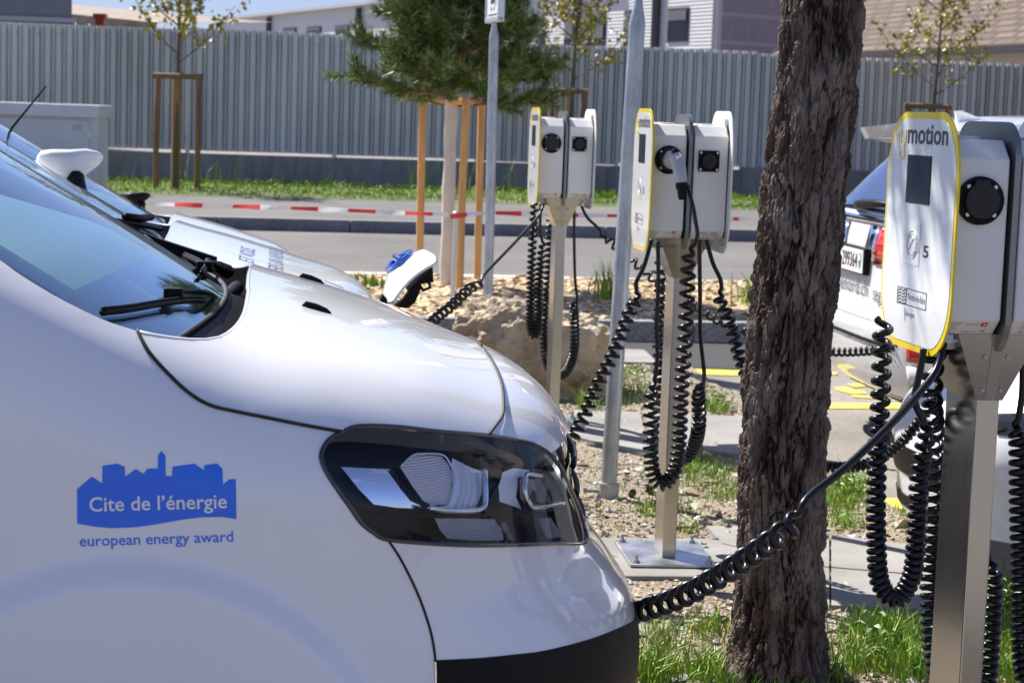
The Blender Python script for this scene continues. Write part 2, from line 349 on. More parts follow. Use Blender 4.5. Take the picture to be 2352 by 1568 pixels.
for (px, py, sx, sy, n, h) in [(1440, 900, 40, 25, 60, .10), (1460, 860, 30, 10, 24, .08), (1640, 940, 30, 14, 50, .13), (1350, 935, 18, 14, 26, .16), (1600, 1075, 60, 28, 110, .055), (1660, 1120, 60, 30, 70, .05),
                               (1525, 1165, 30, 22, 40, .06), (1490, 1175, 14, 10, 16, .05), (1580, 1215, 14, 12, 12, .06), (1930, 1150, 34, 26, 80, .10), (1940, 1200, 30, 14, 40, .07), (1960, 1120, 22, 16, 40, .14), (2085, 1190, 30, 22, 20, .05),
                               (1520, 1490, 40, 45, 46, .12), (1580, 1545, 55, 26, 60, .10), (1490, 1560, 22, 14, 40, .15), (1630, 1460, 22, 50, 30, .11), (1650, 1550, 40, 14, 44, .12), (1700, 1565, 50, 10, 40, .07), (1800, 1572, 60, 8, 80, .06),
                               (1950, 1520, 50, 34, 60, .12), (2060, 1480, 40, 26, 60, .17), (2090, 1545, 40, 25, 70, .14), (1905, 1562, 30, 10, 36, .09), (2310, 1400, 25, 40, 80, .11), (2290, 1480, 35, 40, 80, .08), (2330, 1550, 25, 20, 70, .10), (1990, 1450, 60, 20, 40, .12),
                               (1560, 1100, 130, 60, 60, .05), (1400, 1230, 60, 100, 24, .035)]:
    for _ in range(n):
        x, y = RNG.normal(px, sx*.6), RNG.normal(py, sy*.6)
        if 1545 < x < 1600 and y > 1240: continue
        p = G(x, min(y, 1640)); blades(mb, (p[0], p[1], 0), 5, h*.68, .0042, .03, .9)
mb.build('grass', GR, kind='stuff')
# broad-leaved weeds among the grass
mb = MB()
for (px, py, n, s) in [(1935, 1135, 46, .035), (2330, 1395, 60, .04), (2290, 1440, 40, .035), (1645, 930, 36, .035), (1470, 880, 20, .03), (2030, 1500, 26, .035), (1590, 1225, 9, .05), (2260, 1545, 26, .035)]:
    c = G(px, py)
    for _ in range(n):
        a = RNG.uniform(0, 6.28); l = s*RNG.uniform(.6, 1.5); h = RNG.uniform(.01, .09); x, y = c[0]+RNG.normal(0, .07), c[1]+RNG.normal(0, .09)
        d = np.array([math.cos(a), math.sin(a)]); q = np.array([-d[1], d[0]])*l*.33
        mb.add([(x, y, h), (x+d[0]*l*.5+q[0], y+d[1]*l*.5+q[1], h+l*.3), (x+d[0]*l, y+d[1]*l, h+l*.12), (x+d[0]*l*.5-q[0], y+d[1]*l*.5-q[1], h+l*.3)], [(0, 1, 2, 3)])
mb.build('weeds', mat('weed_leaf', (.06, .16, .015), .5, island=[(.04, .12, .01), (.08, .20, .02), (.13, .26, .03)]), kind='stuff')
mb = MB()
for _ in range(7600):
    u = RNG.uniform(-9, 13); v = RNG.random()**.8*4.6+.1; p = np.array([-3.1, 30.2, .12])+EK*u+NK*v
    blades(mb, p, 4, .045+.05*RNG.random()+(.06 if v > 4.2 else 0), .014, .07, 1.2)
for _ in range(80):
    u = RNG.uniform(-9, 11); p = np.array([-3.1, 30.2, .12])+EK*u+NK*RNG.uniform(3.6, 5.2)
    blades(mb, p, 5, RNG.uniform(.35, .75), .012, .08, .5)
mb.build('verge_grass', GRY, kind='stuff')

# ------------------------------------------------------------------ boundary: concrete wall, corrugated fence
P0f = np.array([-6, 36.0, 0]); FM = Matrix.Translation(P0f) @ Matrix.Rotation(D2R(10.9), 4, 'Z')
wo = MB()
for i in range(-6, 16): wo.box((i*2.6+.004, -.12, 0), ((i+1)*2.6-.004, .10, .60+(.05 if i > 3 else 0)), 0, .008)
wall_o = wo.build('concrete_wall', CONCW); wall_o.matrix_world = FM
tag(wall_o, 'low weathered grey concrete wall under the corrugated metal fence', 'wall')
fence = thing('metal_fence', 'tall light grey corrugated metal sheet fence behind the road', 'fence'); fence.matrix_world = FM
pr = [(0, 0), (.080, 0), (.094, .065), (.116, .065), (.126, 0), (.150, 0), (.158, .05), (.176, .05), (.184, 0)]
per = .19; FENCEM = mat('fence_sheet', (.60, .585, .605), .5, .15, vary=.16, vscale=.9, stretch=(1, 1, .25))
for k in range(-2, 14):
    mb = MB(); xs = []
    for i in range(14): xs += [(k*14*per+i*per+x-10.64, y) for x, y in pr]
    zt = 2.80+(.03 if k % 3 == 1 else 0); n = len(xs); prn = (.645, .638, .615, .650)[k % 4]
    V = [(x, .045+y, prn) for x, y in xs]+[(x, .045+y, zt) for x, y in xs]
    mb.add(V, [(i, i+1, n+i+1, n+i) for i in range(n-1)])
    o = mb.build('sheet_panel', FENCEM, fence)
mb = MB()
for k in range(-2, 15): mb.box((k*2.66-10.64, .13, .3), (k*2.66-10.56, .2, 2.7))
for z in (.9, 2.5): mb.box((-15.9, .13, z), (26.5, .17, z+.06))
mb.build('rail_frame', GALV, fence)
mb = MB()
for k in range(-14, 97):
    for z in (.78, 2.62): mb.cyl((k*.38-10.6+.04, .04, z), (k*.38-10.6+.04, .028, z), .012, n=6)
mb.build('bolts', mat('bolt_grey', (.2, .2, .22), .5, .5), fence, kind='stuff')

# ------------------------------------------------------------------ buildings
def plane_hit(px, py, p0, n):
    d = ray(px, py); t = ((np.asarray(p0, float)-EYE) @ n)/(d @ n); return EYE+d*t
CL = mat('cladding_white', (.58, .575, .58), .45, .1); t = CL.node_tree; bN = t.nodes['Principled BSDF']
wv = t.nodes.new('ShaderNodeTexWave'); wv.bands_direction = 'Z'; wv.inputs['Scale'].default_value = 1.9; cN = t.nodes.new('ShaderNodeTexCoord'); t.links.new(cN.outputs['Object'], wv.inputs[0])
bp = t.nodes.new('ShaderNodeBump'); bp.inputs['Strength'].default_value = .5; bp.inputs['Distance'].default_value = .05; t.links.new(wv.outputs['Fac'], bp.inputs['Height']); t.links.new(bp.outputs[0], bN.inputs['Normal'])
BRK = mat('brick_mauve', (.27, .225, .25), .85, vary=.12, vscale=3); WIN = mat('window_dark_glass', (.006, .008, .014), .12, spec=.15); FRM = mat('window_frame_dark', (.05, .05, .055), .4)
LOUV = mat('blind_grey', (.10, .10, .11), .6)
Cc = np.array([8.44, 90, 0]); fd = np.array([-.4, .9165, 0]); fnrm = np.array([-.9165, -.4, 0])
bo = thing('office_building', 'white horizontally clad office building with dark windows beyond the fence', 'building', tuple(Cc))
bo.rotation_euler.z = math.atan2(fd[1], fd[0]); Mi = bo.matrix_basis.inverted()
def L2(p): return tuple(Mi @ Vector(p))
mb = MB(); mb.box((9.5, -30, 0), (84, -.001, 8.2)); mb.build('wall', CL, bo)
mb = MB(); mb.box((-.0, -.3, 0), (9.5, -.001, 14)); mb.build('wall', CL, bo)
mb = MB(); mb.box((9.5, -30, 8.2), (84.4, .5, 8.42)); mb.build('roof', mat('roof_edge', (.42, .41, .42), .5), bo)
def fwin(x0, y0, x1, y1, blind=.4):
    a = L2(plane_hit(x0, y0, Cc, fnrm)); b = L2(plane_hit(x1, y1, Cc, fnrm)); xa, xb = sorted((a[0], b[0])); za, zb = sorted((a[2], b[2]))
    mb = MB(); mb.box((xa-.08, -.001, za-.08), (xb+.08, .05, zb+.08)); f = mb.build('window', FRM, bo)
    mb = MB(); mb.box((xa, .05, za), (xb, .07, zb)); mb.build('pane', WIN, f)
    mb = MB(); mb.box((xa+.05, .07, zb-(zb-za)*blind), (xb-.05, .11, zb-.03)); mb.build('blind', LOUV, f)
fwin(1538, 24, 1579, 93, .35); fwin(1437, 30, 1458, 103, .9); fwin(1355, 36, 1389, 102, .8); fwin(1300, 40, 1318, 110, .7); fwin(772, 63, 802, 90, .2); fwin(707, 66, 737, 90, .2); fwin(652, 68, 680, 90, .9); fwin(1235, 45, 1250, 110, .5)
mb = MB()
for px in (505, 622, 828, 1330, 1512): 
    mb = MB(); a = L2(plane_hit(px, 60, Cc, fnrm)); mb.cyl((a[0], .15, 0), (a[0], .15, 8.1 if px < 900 else 14), .22, n=8); mb.build('downpipe', FRM, bo)
bd = np.array([.8, .6, 0]); bb = thing('brick_tower', 'mauve brick wall block with pale mortar bands beside the white cladding', 'building', tuple(Cc), math.atan2(.6, .8))
mb = MB(); mb.prism([(.55, 0), (4.6, 0), (4.6, 2.6), (1.3, 2.6)], 0, 14, lambda u, v, h: (u, v, h)); fixn(mb.build('wall', BRK, bb))
mb = MB(); mb.prism([(.0, -.03), (.55, -.03), (1.0, 1.0), (.42, 1.0)], 0, 14, lambda u, v, h: (u, v, h)); mb.build('corner_trim', mat('trim_pale', (.45, .42, .43), .7), bb)
mb = MB(); mb.box((4.6, .4, 0), (6.6, 3, 13)); mb.build('side_bay', mat('bay_lavender', (.36, .34, .40), .7), bb)
mb = MB()
for z in (4.9, 6.15, 7.4, 8.65): mb.box((.55, -.025, z), (4.6, .02, z+.2))
mb.build('brick_band', mat('brick_band_pale', (.34, .30, .32), .8), bb)
# tiled house on the right
TILE = mat('roof_tile', (.08, .05, .034), .85, vary=.3, vscale=2.6, vcol=(.17, .115, .08))
t = TILE.node_tree; bN = t.nodes['Principled BSDF']; br = t.nodes.new('ShaderNodeTexBrick'); br.inputs['Scale'].default_value = .85; br.inputs['Mortar Size'].default_value = .05
br.inputs['Color1'].default_value = (.075, .048, .032, 1); br.inputs['Color2'].default_value = (.19, .135, .098, 1); br.inputs['Mortar'].default_value = (.025, .016, .012, 1)
cN = t.nodes.new('ShaderNodeTexCoord'); t.links.new(cN.outputs['UV'], br.inputs[0])
bp = t.nodes.new('ShaderNodeBump'); bp.inputs['Distance'].default_value = .08; bp.inputs['Strength'].default_value = 1; t.links.new(br.outputs['Fac'], bp.inputs['Height']); bp.invert = True; t.links.new(bp.outputs[0], bN.inputs['Normal'])
mxn = [n for n in t.nodes if n.type == 'MIX'][0]; mm = t.nodes.new('ShaderNodeMix'); mm.data_type = 'RGBA'; mm.inputs[0].default_value = .65
t.links.new(mxn.outputs[2], mm.inputs[6]); t.links.new(br.outputs[0], mm.inputs[7]); t.links.new(mm.outputs[2], bN.inputs['Base Color'])
ho = thing('tiled_house', 'house with broad brown tiled roof and orange wall behind fence', 'house', (7.7, 61.9, 0), math.atan2(-.96, .27))
# local x runs along the eave towards the camera, local y away to the right
mb = MB(); zt = 3.55; mb.add([(-.2, 0, zt), (34, 0, zt), (34, 11, zt+6.4), (-.2, 11, zt+6.4), (-.2, 0, zt-.14), (34, 0, zt-.14), (34, 11, zt+6.26), (-.2, 11, zt+6.26)], [(0, 1, 2, 3), (4, 7, 6, 5), (0, 4, 5, 1), (3, 0, 4, 7)])
rf = mb.build('roof', TILE, ho); uv = rf.data.uv_layers.new(name='UVMap')
for lp in rf.data.loops: v = rf.data.vertices[lp.vertex_index].co; uv.data[lp.index].uv = (v.x*.55, v.y*.95)
mb = MB(); mb.box((-.2, -.14, zt-.2), (34, -.002, zt-.05)); mb.build('gutter', mat('gutter_dark', (.03, .028, .03), .5), ho)
mb = MB(); mb.box((.4, .5, 0), (34, 14, zt-.42)); mb.build('wall', mat('render_orange', (.55, .26, .12), .85, vary=.06), ho)
mb = MB(); mb.box((.35, .45, zt-.42), (34, 13, zt-.15)); mb.build('fascia', mat('fascia_cream', (.58, .52, .47), .7), ho)
mb = MB()
for i in range(26): mb.tube([(-.3, .15+i*.42, zt+.02+i*.245), (-.3, .15+i*.42+.36, zt+.02+(i+.86)*.245)], .11, 6)
mb.build('verge_tiles', TILE, ho)
# grey hall at the left edge, far shed, red vent
go = thing('industrial_hall', 'grey corrugated industrial hall behind the fence at the left edge', 'building', (0, 0, 0))
mb = MB(); a = PY(-60, 46, 52); b = PY(165, 46, 52); mb.prism([(a[0]-12, 52), (b[0], 52), (b[0]*1.26, 64), (a[0]-16, 64)], 0, 9.5, lambda u, v, h: (u, v, h)); mb.build('wall', mat('hall_sheet', (.21, .215, .24), .6, vary=.12, vscale=6, stretch=(6, 1, .1)), go)
z1 = PY(100, 40, 51.9)[2]; mb = MB(); mb.box((a[0]-12, 51.85, z1-.12), (b[0]+.1, 51.997, z1)); mb.build('trim', mat('trim_grey', (.45, .44, .44), .6), go)
so = thing('open_shed', 'low shed with rusty corrugated roof on slim pillars beyond the fence', 'shed', (0, 0, 0))
p, q = PY(150, 28, 82), PY(352, 58, 74); mb = MB()
mb.add([(p[0]-4, 82, p[2]+.2), (q[0], 74, q[2]+.1), (q[0]+2.4, 90, q[2]+.9), (p[0]-4, 96, p[2]+1.0), (p[0]-4, 82, p[2]-.1), (q[0], 74, q[2]-.2)], [(0, 1, 2, 3), (0, 4, 5, 1)])
mb.build('roof', mat('shed_roof', (.26, .21, .16), .8, vary=.25, vscale=1.5), so)
mb = MB()
for i in range(7): u = i/6; mb.box((p[0]*(1-u)+q[0]*u-.2, 82-8*u+.5, 0), (p[0]*(1-u)+q[0]*u+.2, 82-8*u+.9, p[2]*(1-u)+q[2]*u-.1))
mb.build('pillar', mat('shed_pillar', (.36, .38, .42), .7), so)
mb = MB(); c = PY(228, 60, 60); z0 = c[2]-.2; mb.box((c[0]-.13, 60, z0-2), (c[0]+.13, 60.25, z0+.42), 0, .02); mb.box((c[0]-.19, 59.94, z0+.42), (c[0]+.19, 60.3, z0+.56), 0, .02)
tag(mb.build('vent_stack', mat('vent_red', (.55, .085, .03), .6)), 'red orange square vent stack with wider cap above fence', 'vent')
# electrical cabinet
co = thing('electrical_cabinet', 'large pale grey green electrical cabinet in front of the fence', 'cabinet'); CAB = mat('cabinet_grey', (.66, .69, .67), .5, vary=.05, vscale=2)
a = PY(228, 300, 29); xl = a[0]; z1 = PY(243, 243, 29)[2]; z2 = PY(243, 272, 29)[2]
mb = MB(); mb.box((xl-3.0, 29.02, .1), (xl-.03, 29.8, z2), 0, .01); mb.build('body', CAB, co)
mb = MB(); mb.box((xl-3.1, 28.93, z2), (xl+.0, 29.9, z1), 0, .015); mb.build('top_cap', CAB, co)
mb = MB(); mb.box((xl-2.6, 28.985, .25), (xl-.14, 29.019, z2-.04), 0, .006); d = mb.build('door', mat('cabinet_door', (.58, .63, .61), .5, vary=.05, vscale=3), co)
mb = MB(); mb.box((xl-.15, 28.97, .95), (xl-.11, 28.985, 1.03)); mb.box((xl-.15, 28.97, .35), (xl-.11, 28.985, .43)); mb.build('hinge', OFFW, d)
mb = MB(); mb.box((xl-.38, 28.975, z2-.19), (xl-.26, 28.984, z2-.1)); mb.build('sticker', mat('sticker_pale', (.6, .45, .48), .5), d)

# ================================================================== TREES
WOODN = mat('stake_wood_new', (.58, .34, .13), .7, vary=.18, vscale=7, stretch=(6, 6, .5), bump=.2, bscale=40)
WOODO = mat('stake_wood_old', (.22, .125, .06), .8, vary=.35, vscale=5, stretch=(6, 6, .5), bump=.3, bscale=40)
BARKY = mat('young_bark', (.12, .09, .06), .85, vary=.3, vscale=20)
NEED = mat('pine_needle', (.03, .08, .04), .45, island=[(.035, .085, .026), (.075, .15, .042), (.15, .24, .06), (.32, .36, .10)])
LEAF = mat('maple_leaf', (.2, .2, .03), .5, island=[(.26, .12, .03), (.42, .30, .04), (.34, .38, .045), (.52, .42, .06), (.24, .28, .04)])
def vrand(s=1.0): v = RNG.normal(size=3); return v/np.linalg.norm(v)*s
def needles(mb, a, b, n, L, w, spread=.9):
    a = np.asarray(a, float); b = np.asarray(b, float); d = b-a; d /= np.linalg.norm(d)+1e-9
    for _ in range(n):
        u = RNG.random(); p = a+(b-a)*u; q = vrand(); q -= d*(q@d); q /= np.linalg.norm(q)+1e-9
        k = d*RNG.uniform(.35, 1.0)+q*spread*RNG.uniform(.5, 1.1); k /= np.linalg.norm(k); l = L*RNG.uniform(.6, 1.15)
        s = np.cross(k, vrand()); s = s/(np.linalg.norm(s)+1e-9)*w*.5
        mb.add([p-s, p+s, p+k*l], [(0, 1, 2)])
def limb(mb, p, d, L, r, up, n=7, wob=.08):
    P = [np.asarray(p, float)]; d = np.asarray(d, float); d = d/np.linalg.norm(d)
    for i in range(n):
        d = d+np.array([0, 0, up/n])+RNG.normal(0, wob, 3); d /= np.linalg.norm(d); P.append(P[-1]+d*L/n)
    P = np.array(P); mb.tube(P, np.linspace(r, r*.28, len(P)), 6); return P
def conifer(name, label, base, z0, z1, rad, nl, trunk_r, trunk_m, shoot_n=15, need_n=85, L=.115, w=.0085, seedd=1):
    t = thing(name, label, 'pine tree', (base[0], base[1], base[2])); tb, br, cr = MB(), MB(), MB()
    H = z1
    P = [(RNG.normal(0, .004), RNG.normal(0, .004), z) for z in np.linspace(0, z0+.15, 9)]
    rr = [trunk_r*(1.0+.14*math.exp(-((i % 3)-1.0)**2*4)) for i in range(9)]
    tb.tube(spline(P, 5), np.interp(np.linspace(0, 8, 41), range(9), rr), 14); tb.build('trunk', trunk_m, t, 60)
    br.tube([(0, 0, z0), (.01, 0, (z0+H)/2), (0, .01, H)], [trunk_r*.9, trunk_r*.6, .01], 8)
    for i in range(nl):
        u = (i+.5)/nl; z = z0+.02+(H-z0-.2)*u; a = i*2.399+RNG.uniform(-.4, .4); r = rad*(1.05-.55*u**1.6)*RNG.uniform(.75, 1.08)
        el = .02+.55*u+RNG.uniform(-.15, .2); d = (math.cos(a)*math.cos(el), math.sin(a)*math.cos(el), math.sin(el))
        Pl = limb(br, (0, 0, z), d, r, .014, .35+.25*u)
        for k in range(shoot_n+3):
            f = 1.0 if k < 2 else RNG.uniform(.30, 1.0); j = f*(len(Pl)-1); b0 = Pl[int(min(j, len(Pl)-2))]*(1-(j-int(min(j, len(Pl)-2))))+Pl[int(min(j, len(Pl)-2))+1]*(j-int(min(j, len(Pl)-2)))
            dd = Pl[-1]-Pl[-3]; dd /= np.linalg.norm(dd); q = vrand(.75); dv = dd*.9+q+np.array([0, 0, .25]); dv /= np.linalg.norm(dv); l = RNG.uniform(.12, .24)
            e = b0+dv*l; br.tube([b0, e], [.006, .003], 4); needles(cr, b0, e+dv*.02, need_n, L, w)
        needles(cr, Pl[len(Pl)//2], Pl[-1], int(need_n*1.3), L, w)
    br.build('branches', mat('pine_branch', (.17, .09, .045), .85, vary=.3, vscale=12), t, 60)
    cr.build('crown', NEED, t); return t
conifer('scots_pine', 'young scots pine with white wrapped trunk held by pale new stakes', G(1024, 655, .085), 1.44, 3.3, .74, 84, .050, mat('trunk_wrap_white', (.62, .58, .54), .8, vary=.10, vscale=8, bump=.3, bscale=25))
# its stakes: three new round posts with half-log rails
def stake_frame(name, label, posts, z0, zt, r, M, rails, group=None):
    c = np.mean(np.array(posts)[:, :2], axis=0); t = thing(name, label, 'tree support', (c[0], c[1], z0), group=group)
    for x, y in posts:
        mb = MB(); mb.tube([(x-c[0], y-c[1], 0), (x-c[0]+RNG.uniform(-.01, .01), y-c[1], (zt-z0)/2), (x-c[0]+RNG.uniform(-.03, .03), y-c[1], zt-z0-.02)], [r, r*.98, r*.95], 12); mb.build('post', M, t, 50)
    for (i, j, ov) in rails:
        a = np.array([*posts[i], zt])-np.array([c[0], c[1], z0]); b = np.array([*posts[j], zt])-np.array([c[0], c[1], z0]); d = (b-a)/np.linalg.norm(b-a)
        mb = MB(); mb.tube([a-d*ov, a, b, b+d*ov], r*.95, 12); mb.build('crossbar', M, t, 50)
    return t
def gxy(px, py, z): p = G(px, py, z); return (p[0], p[1])
sp = [gxy(963, 640, .085), gxy(1055, 664, .085), gxy(1096, 640, .085)]
stake_frame('tree_stakes', 'pale new wooden stakes and crossbars round the white wrapped pine trunk', sp, .085, 1.60, .033, WOODN, [(0, 2, .05), (0, 1, .05), (1, 2, .05)])
def maple(label, base, zt, lean, n_br, crown_r, px_scale=1.0, up=1.0):
    t = thing('young_maple', label, 'tree', base, group=None); tb, cr = MB(), MB()
    P = [(0, 0, 0), (.01, 0, 1.0), (lean*.3, .02, 2.0), (lean*.6, .0, 2.9), (lean, 0, zt)]; S = spline(P, 6); tb.tube(S, np.linspace(.055, .012, len(S)), 8)
    def leafs(p, n, sp):
        for _ in range(n):
            c = p+RNG.normal(0, sp, 3); nrm = vrand(); a = np.cross(nrm, vrand()); a /= np.linalg.norm(a); b = np.cross(nrm, a); s = RNG.uniform(.03, .062); V = []
            for k in range(7):
                an = k*2*math.pi/7; rr = s*(1.0 if k % 2 == 0 else .6); V.append(c+(a*math.cos(an)+b*math.sin(an))*rr+nrm*.012*(-1)**k)
            cr.add(V, [tuple(range(7))])
    for i in range(n_br):
        u = i/n_br; z = 1.95+(zt-2.3)*u; j = np.argmin(abs(S[:, 2]-z)); a = i*2.4+RNG.uniform(-.5, .5); L = crown_r*(1.15-.6*u)*RNG.uniform(.7, 1.15)
        Pl = limb(tb, S[j], (math.cos(a)*.85, math.sin(a)*.85, .45), L*1.25, .014, .7, 6, .06)
        for q in Pl[2:]: 
            if RNG.random() < .9: leafs(q, RNG.integers(6, 14), .085)
        for _ in range(2):
            q = Pl[RNG.integers(2, 5)]; P2 = limb(tb, q, vrand(.8)+np.array([0, 0, .7]), L*.5, .006, .4, 4); leafs(P2[-1], 7, .06); leafs(P2[2], 4, .05)
    tb.build('trunk', BARKY, t, 60); cr.build('crown', LEAF, t); return t
gp = G(402, 436, .12); maple('slender young maple beside the grey cabinet end of the fence', (gp[0], gp[1], .12), 4.2, .05, 13, .95)
gp2 = (0.86, 35.0, .12); maple('slender young maple between the pine and the far charging station', gp2, 4.8, .12, 15, 1.0)
gp3 = (7.63, 37.1, .12); maple('slender young maple in front of the brown tiled roof', gp3, 5.0, .08, 17, 1.05)
def frame3(px0, px1, gp, zt, label, extra=()):
    Y = gp[1]; xs = [PY(px0, 300, Y)[0], PY(px1, 300, Y)[0]]
    posts = [(xs[0], Y-.05), (xs[1], Y-.05)]+[(xs[0]+(xs[1]-xs[0])*e, Y+.7) for e in extra]
    rl = [(0, 1, .07)]+([(2, 0, .05)] if extra else [])+([(2, 3, .07), (3, 1, .05)] if len(extra) > 1 else [])
    return stake_frame('tree_stakes', label, posts, .12, zt, .048, WOODO, rl, 'old stake frames along the fence')
fr = frame3(361, 456, gp, 1.91, 'weathered stake frame round the maple beside the cabinet')
mb = MB(); mb.tube([(-.0+gp[0]-fr.location[0], .09, 0), (.0+gp[0]-fr.location[0], .09, 1.8)], .075, 10); mb.build('trunk_guard', mat('reed_guard', (.33, .19, .075), .8, vary=.25, vscale=9, stretch=(8, 8, .4)), fr, 50)
fr = frame3(1247, 1338, gp2, 1.93, 'weathered stake frame behind the far charging station', (.25,))
mb = MB(); mb.tube([(gp2[0]-fr.location[0], .0, 0), (gp2[0]-fr.location[0], .0, 1.83)], .07, 10); mb.build('trunk_guard', MATS['reed_guard'], fr, 50)
fr = frame3(2081, 2173, gp3, 1.91, 'weathered stake frame above the white panel of the nearest charging station', (.2, .8))

# the big pine trunk in the foreground
def vor(x, y, s):
    """2-D voronoi F1, F2 and cell id on arrays"""
    gx, gy = np.floor(x), np.floor(y); f1 = np.full(x.shape, 9.); f2 = np.full(x.shape, 9.); cid = np.zeros(x.shape)
    for i in (-1, 0, 1):
        for j in (-1, 0, 1):
            cx, cy = gx+i, gy+j; h = np.sin(cx*127.1+cy*311.7+s)*43758.5453; a = h-np.floor(h); h = np.sin(cx*269.5+cy*183.3+s)*43758.5453; b = h-np.floor(h)
            d = np.hypot(cx+a-x, cy+b-y); n = d < f1; f2 = np.where(n, f1, np.minimum(f2, d)); cid = np.where(n, a, cid); f1 = np.where(n, d, f1)
    return f1, f2, cid
def vnoise(x, y, s):
    gx, gy = np.floor(x), np.floor(y); fx, fy = x-gx, y-gy; fx = fx*fx*(3-2*fx); fy = fy*fy*(3-2*fy)
    def h(i, j): q = np.sin((gx+i)*127.1+(gy+j)*311.7+s)*43758.5453; return q-np.floor(q)
    return (h(0, 0)*(1-fx)+h(1, 0)*fx)*(1-fy)+(h(0, 1)*(1-fx)+h(1, 1)*fx)*fy
def fbm(x, y, s, o=4):
    r = 0; a = .5
    for k in range(o): r = r+a*vnoise(x*2**k, y*2**k, s+k*7.3); a *= .5
    return r
YT = 5.38
ed = [(1660, 1888, 1600), (1668, 1886, 1568), (1680, 1886, 1500), (1690, 1887, 1400), (1695, 1889, 1180), (1705, 1896, 960), (1718, 1906, 800), (1740, 1926, 600), (1756, 1946, 400), (1785, 1966, 200), (1800, 1978, 0)]
cl = [];
for a, b, y in ed:
    p = PY((a+b)/2, y, YT); cl.append((p[0], p[2], (b-a)/2*YT/F))
cl = np.array(cl)[np.argsort([c[1] for c in cl])]
cl = np.vstack([cl, [cl[-1, 0]+.09, 2.7, .10], [cl[-1, 0]+.16, 4.0, .085], [cl[-1, 0]+.15, 6.2, .05]])
tx, tz0, trd = cl[:, 0], cl[:, 1], cl[:, 2]
TB = thing('pine_tree', 'thick rough bark pine trunk standing between the two nearer charging stations', 'pine tree', (float(np.interp(0, tz0, tx)), YT, 0))
zz = np.concatenate([np.arange(-.05, 2.05, .0042), np.arange(2.05, 6.2, .05)]); na = 300
A, Z = np.meshgrid(np.linspace(0, 2*math.pi, na, endpoint=False), zz)
rad = np.interp(Z, tz0, trd); cx = np.interp(Z, tz0, tx)-TB.location.x
rad = rad*(1+.25*np.exp(-np.maximum(Z, 0)/.10)*(1+.4*np.sin(3*A+1)))
su = np.cos(A)*.115; sv = np.sin(A)*.115; U_ = A*.115
wx = (fbm(A*6, Z*9, 3.1)-.5)*.9; wz = (fbm(A*6, Z*9, 9.7)-.5)*.9
def per(fn):  # make periodic around the stem by blending the seam (at the back)
    k = np.clip((A-5.6)/(2*math.pi-5.6), 0, 1); return fn(A)*(1-k)+fn(A-2*math.pi)*k
def plates(a):
    f1, f2, c = vor(a*.115/.026+wx, Z/.10+wz*1.6, 2.0); e = np.clip((f2-f1)/.26, 0, 1); return e*e*(3-2*e)*(.7+.6*c)
def fine(a):
    f1, f2, c = vor(a*.115/.011+wx*2, Z/.055+wz*2.5, 5.0); return np.clip((f2-f1)/.4, 0, 1)
big = per(plates); fi = per(fine); lay = per(lambda a: fbm(a*.115/.006, Z/.02, 1.7)); lay2 = per(lambda a: fbm(a*.115/.05, Z/.16, 4.4)); ter0 = per(lambda a: fbm(a*.115/.028+wx*.8, Z/.050+wz, 8.8, 3)); tq = ter0*9; tf = tq-np.floor(tq); ter = (np.floor(tq)+np.clip((tf-.88)/.12, 0, 1))/9; crk = per(lambda a: np.abs(fbm(a*.115/.045+wx*1.5, Z/.20+wz*1.6, 6.1, 4)-.47)); crk = np.clip(crk/.045, 0, 1)
big = .35*np.clip(big*1.6, 0, 1)+.65*crk; dsp = .015*crk+.005*np.clip(plates(A)*2.5, 0, 1)+.036*(ter-.45)+.005*(lay-.5)+.006*(lay2-.5)+.002*fi-.016
vis = (Z < 2.06); rr_ = rad+dsp*np.where(vis, 1, .5)
V = np.stack([cx+np.cos(A+math.pi/2)*rr_, np.sin(A+math.pi/2)*rr_, Z], -1).reshape(-1, 3); nz_, ny_ = A.shape
I = np.arange(nz_*ny_).reshape(nz_, ny_); q = np.stack([I[:-1], np.roll(I, -1, 1)[:-1], np.roll(I, -1, 1)[1:], I[1:]], -1).reshape(-1, 4)
me = bpy.data.meshes.new('trunk'); me.from_pydata(V.tolist(), [], q.tolist())
at = me.attributes.new('plate', 'FLOAT', 'POINT'); at.data.foreach_set('value', (big*.75+.25*(ter*1.6-.2)).astype(np.float32).ravel())
at = me.attributes.new('tone', 'FLOAT', 'POINT'); at.data.foreach_set('value', np.clip(lay2*1.0+.35*(lay-.5)+.0, 0, 1).astype(np.float32).ravel())
BK = bpy.data.materials.new('pine_bark'); BK.use_nodes = True; t = BK.node_tree; b = t.nodes['Principled BSDF']; b.inputs['Roughness'].default_value = .85
a1 = t.nodes.new('ShaderNodeAttribute'); a1.attribute_name = 'plate'; a2 = t.nodes.new('ShaderNodeAttribute'); a2.attribute_name = 'tone'
r1 = t.nodes.new('ShaderNodeValToRGB'); e = r1.color_ramp.elements; e[0].position = .05; e[0].color = (.055, .022, .010, 1); e[1].position = .85; e[1].color = (.15, .126, .108, 1); k = e.new(.35); k.color = (.040, .030, .026, 1)
r2 = t.nodes.new('ShaderNodeValToRGB'); e = r2.color_ramp.elements; e[0].position = .3; e[0].color = (.55, .42, .34, 1); e[1].position = .62; e[1].color = (1.35, 1.3, 1.25, 1)
m3 = t.nodes.new('ShaderNodeMix'); m3.data_type = 'RGBA'; m3.blend_type = 'MULTIPLY'; m3.inputs[0].default_value = 1
L = t.links.new; L(a1.outputs['Fac'], r1.inputs[0]); L(a2.outputs['Fac'], r2.inputs[0]); L(r1.outputs[0], m3.inputs[6]); L(r2.outputs[0], m3.inputs[7]); L(m3.outputs[2], b.inputs['Base Color'])
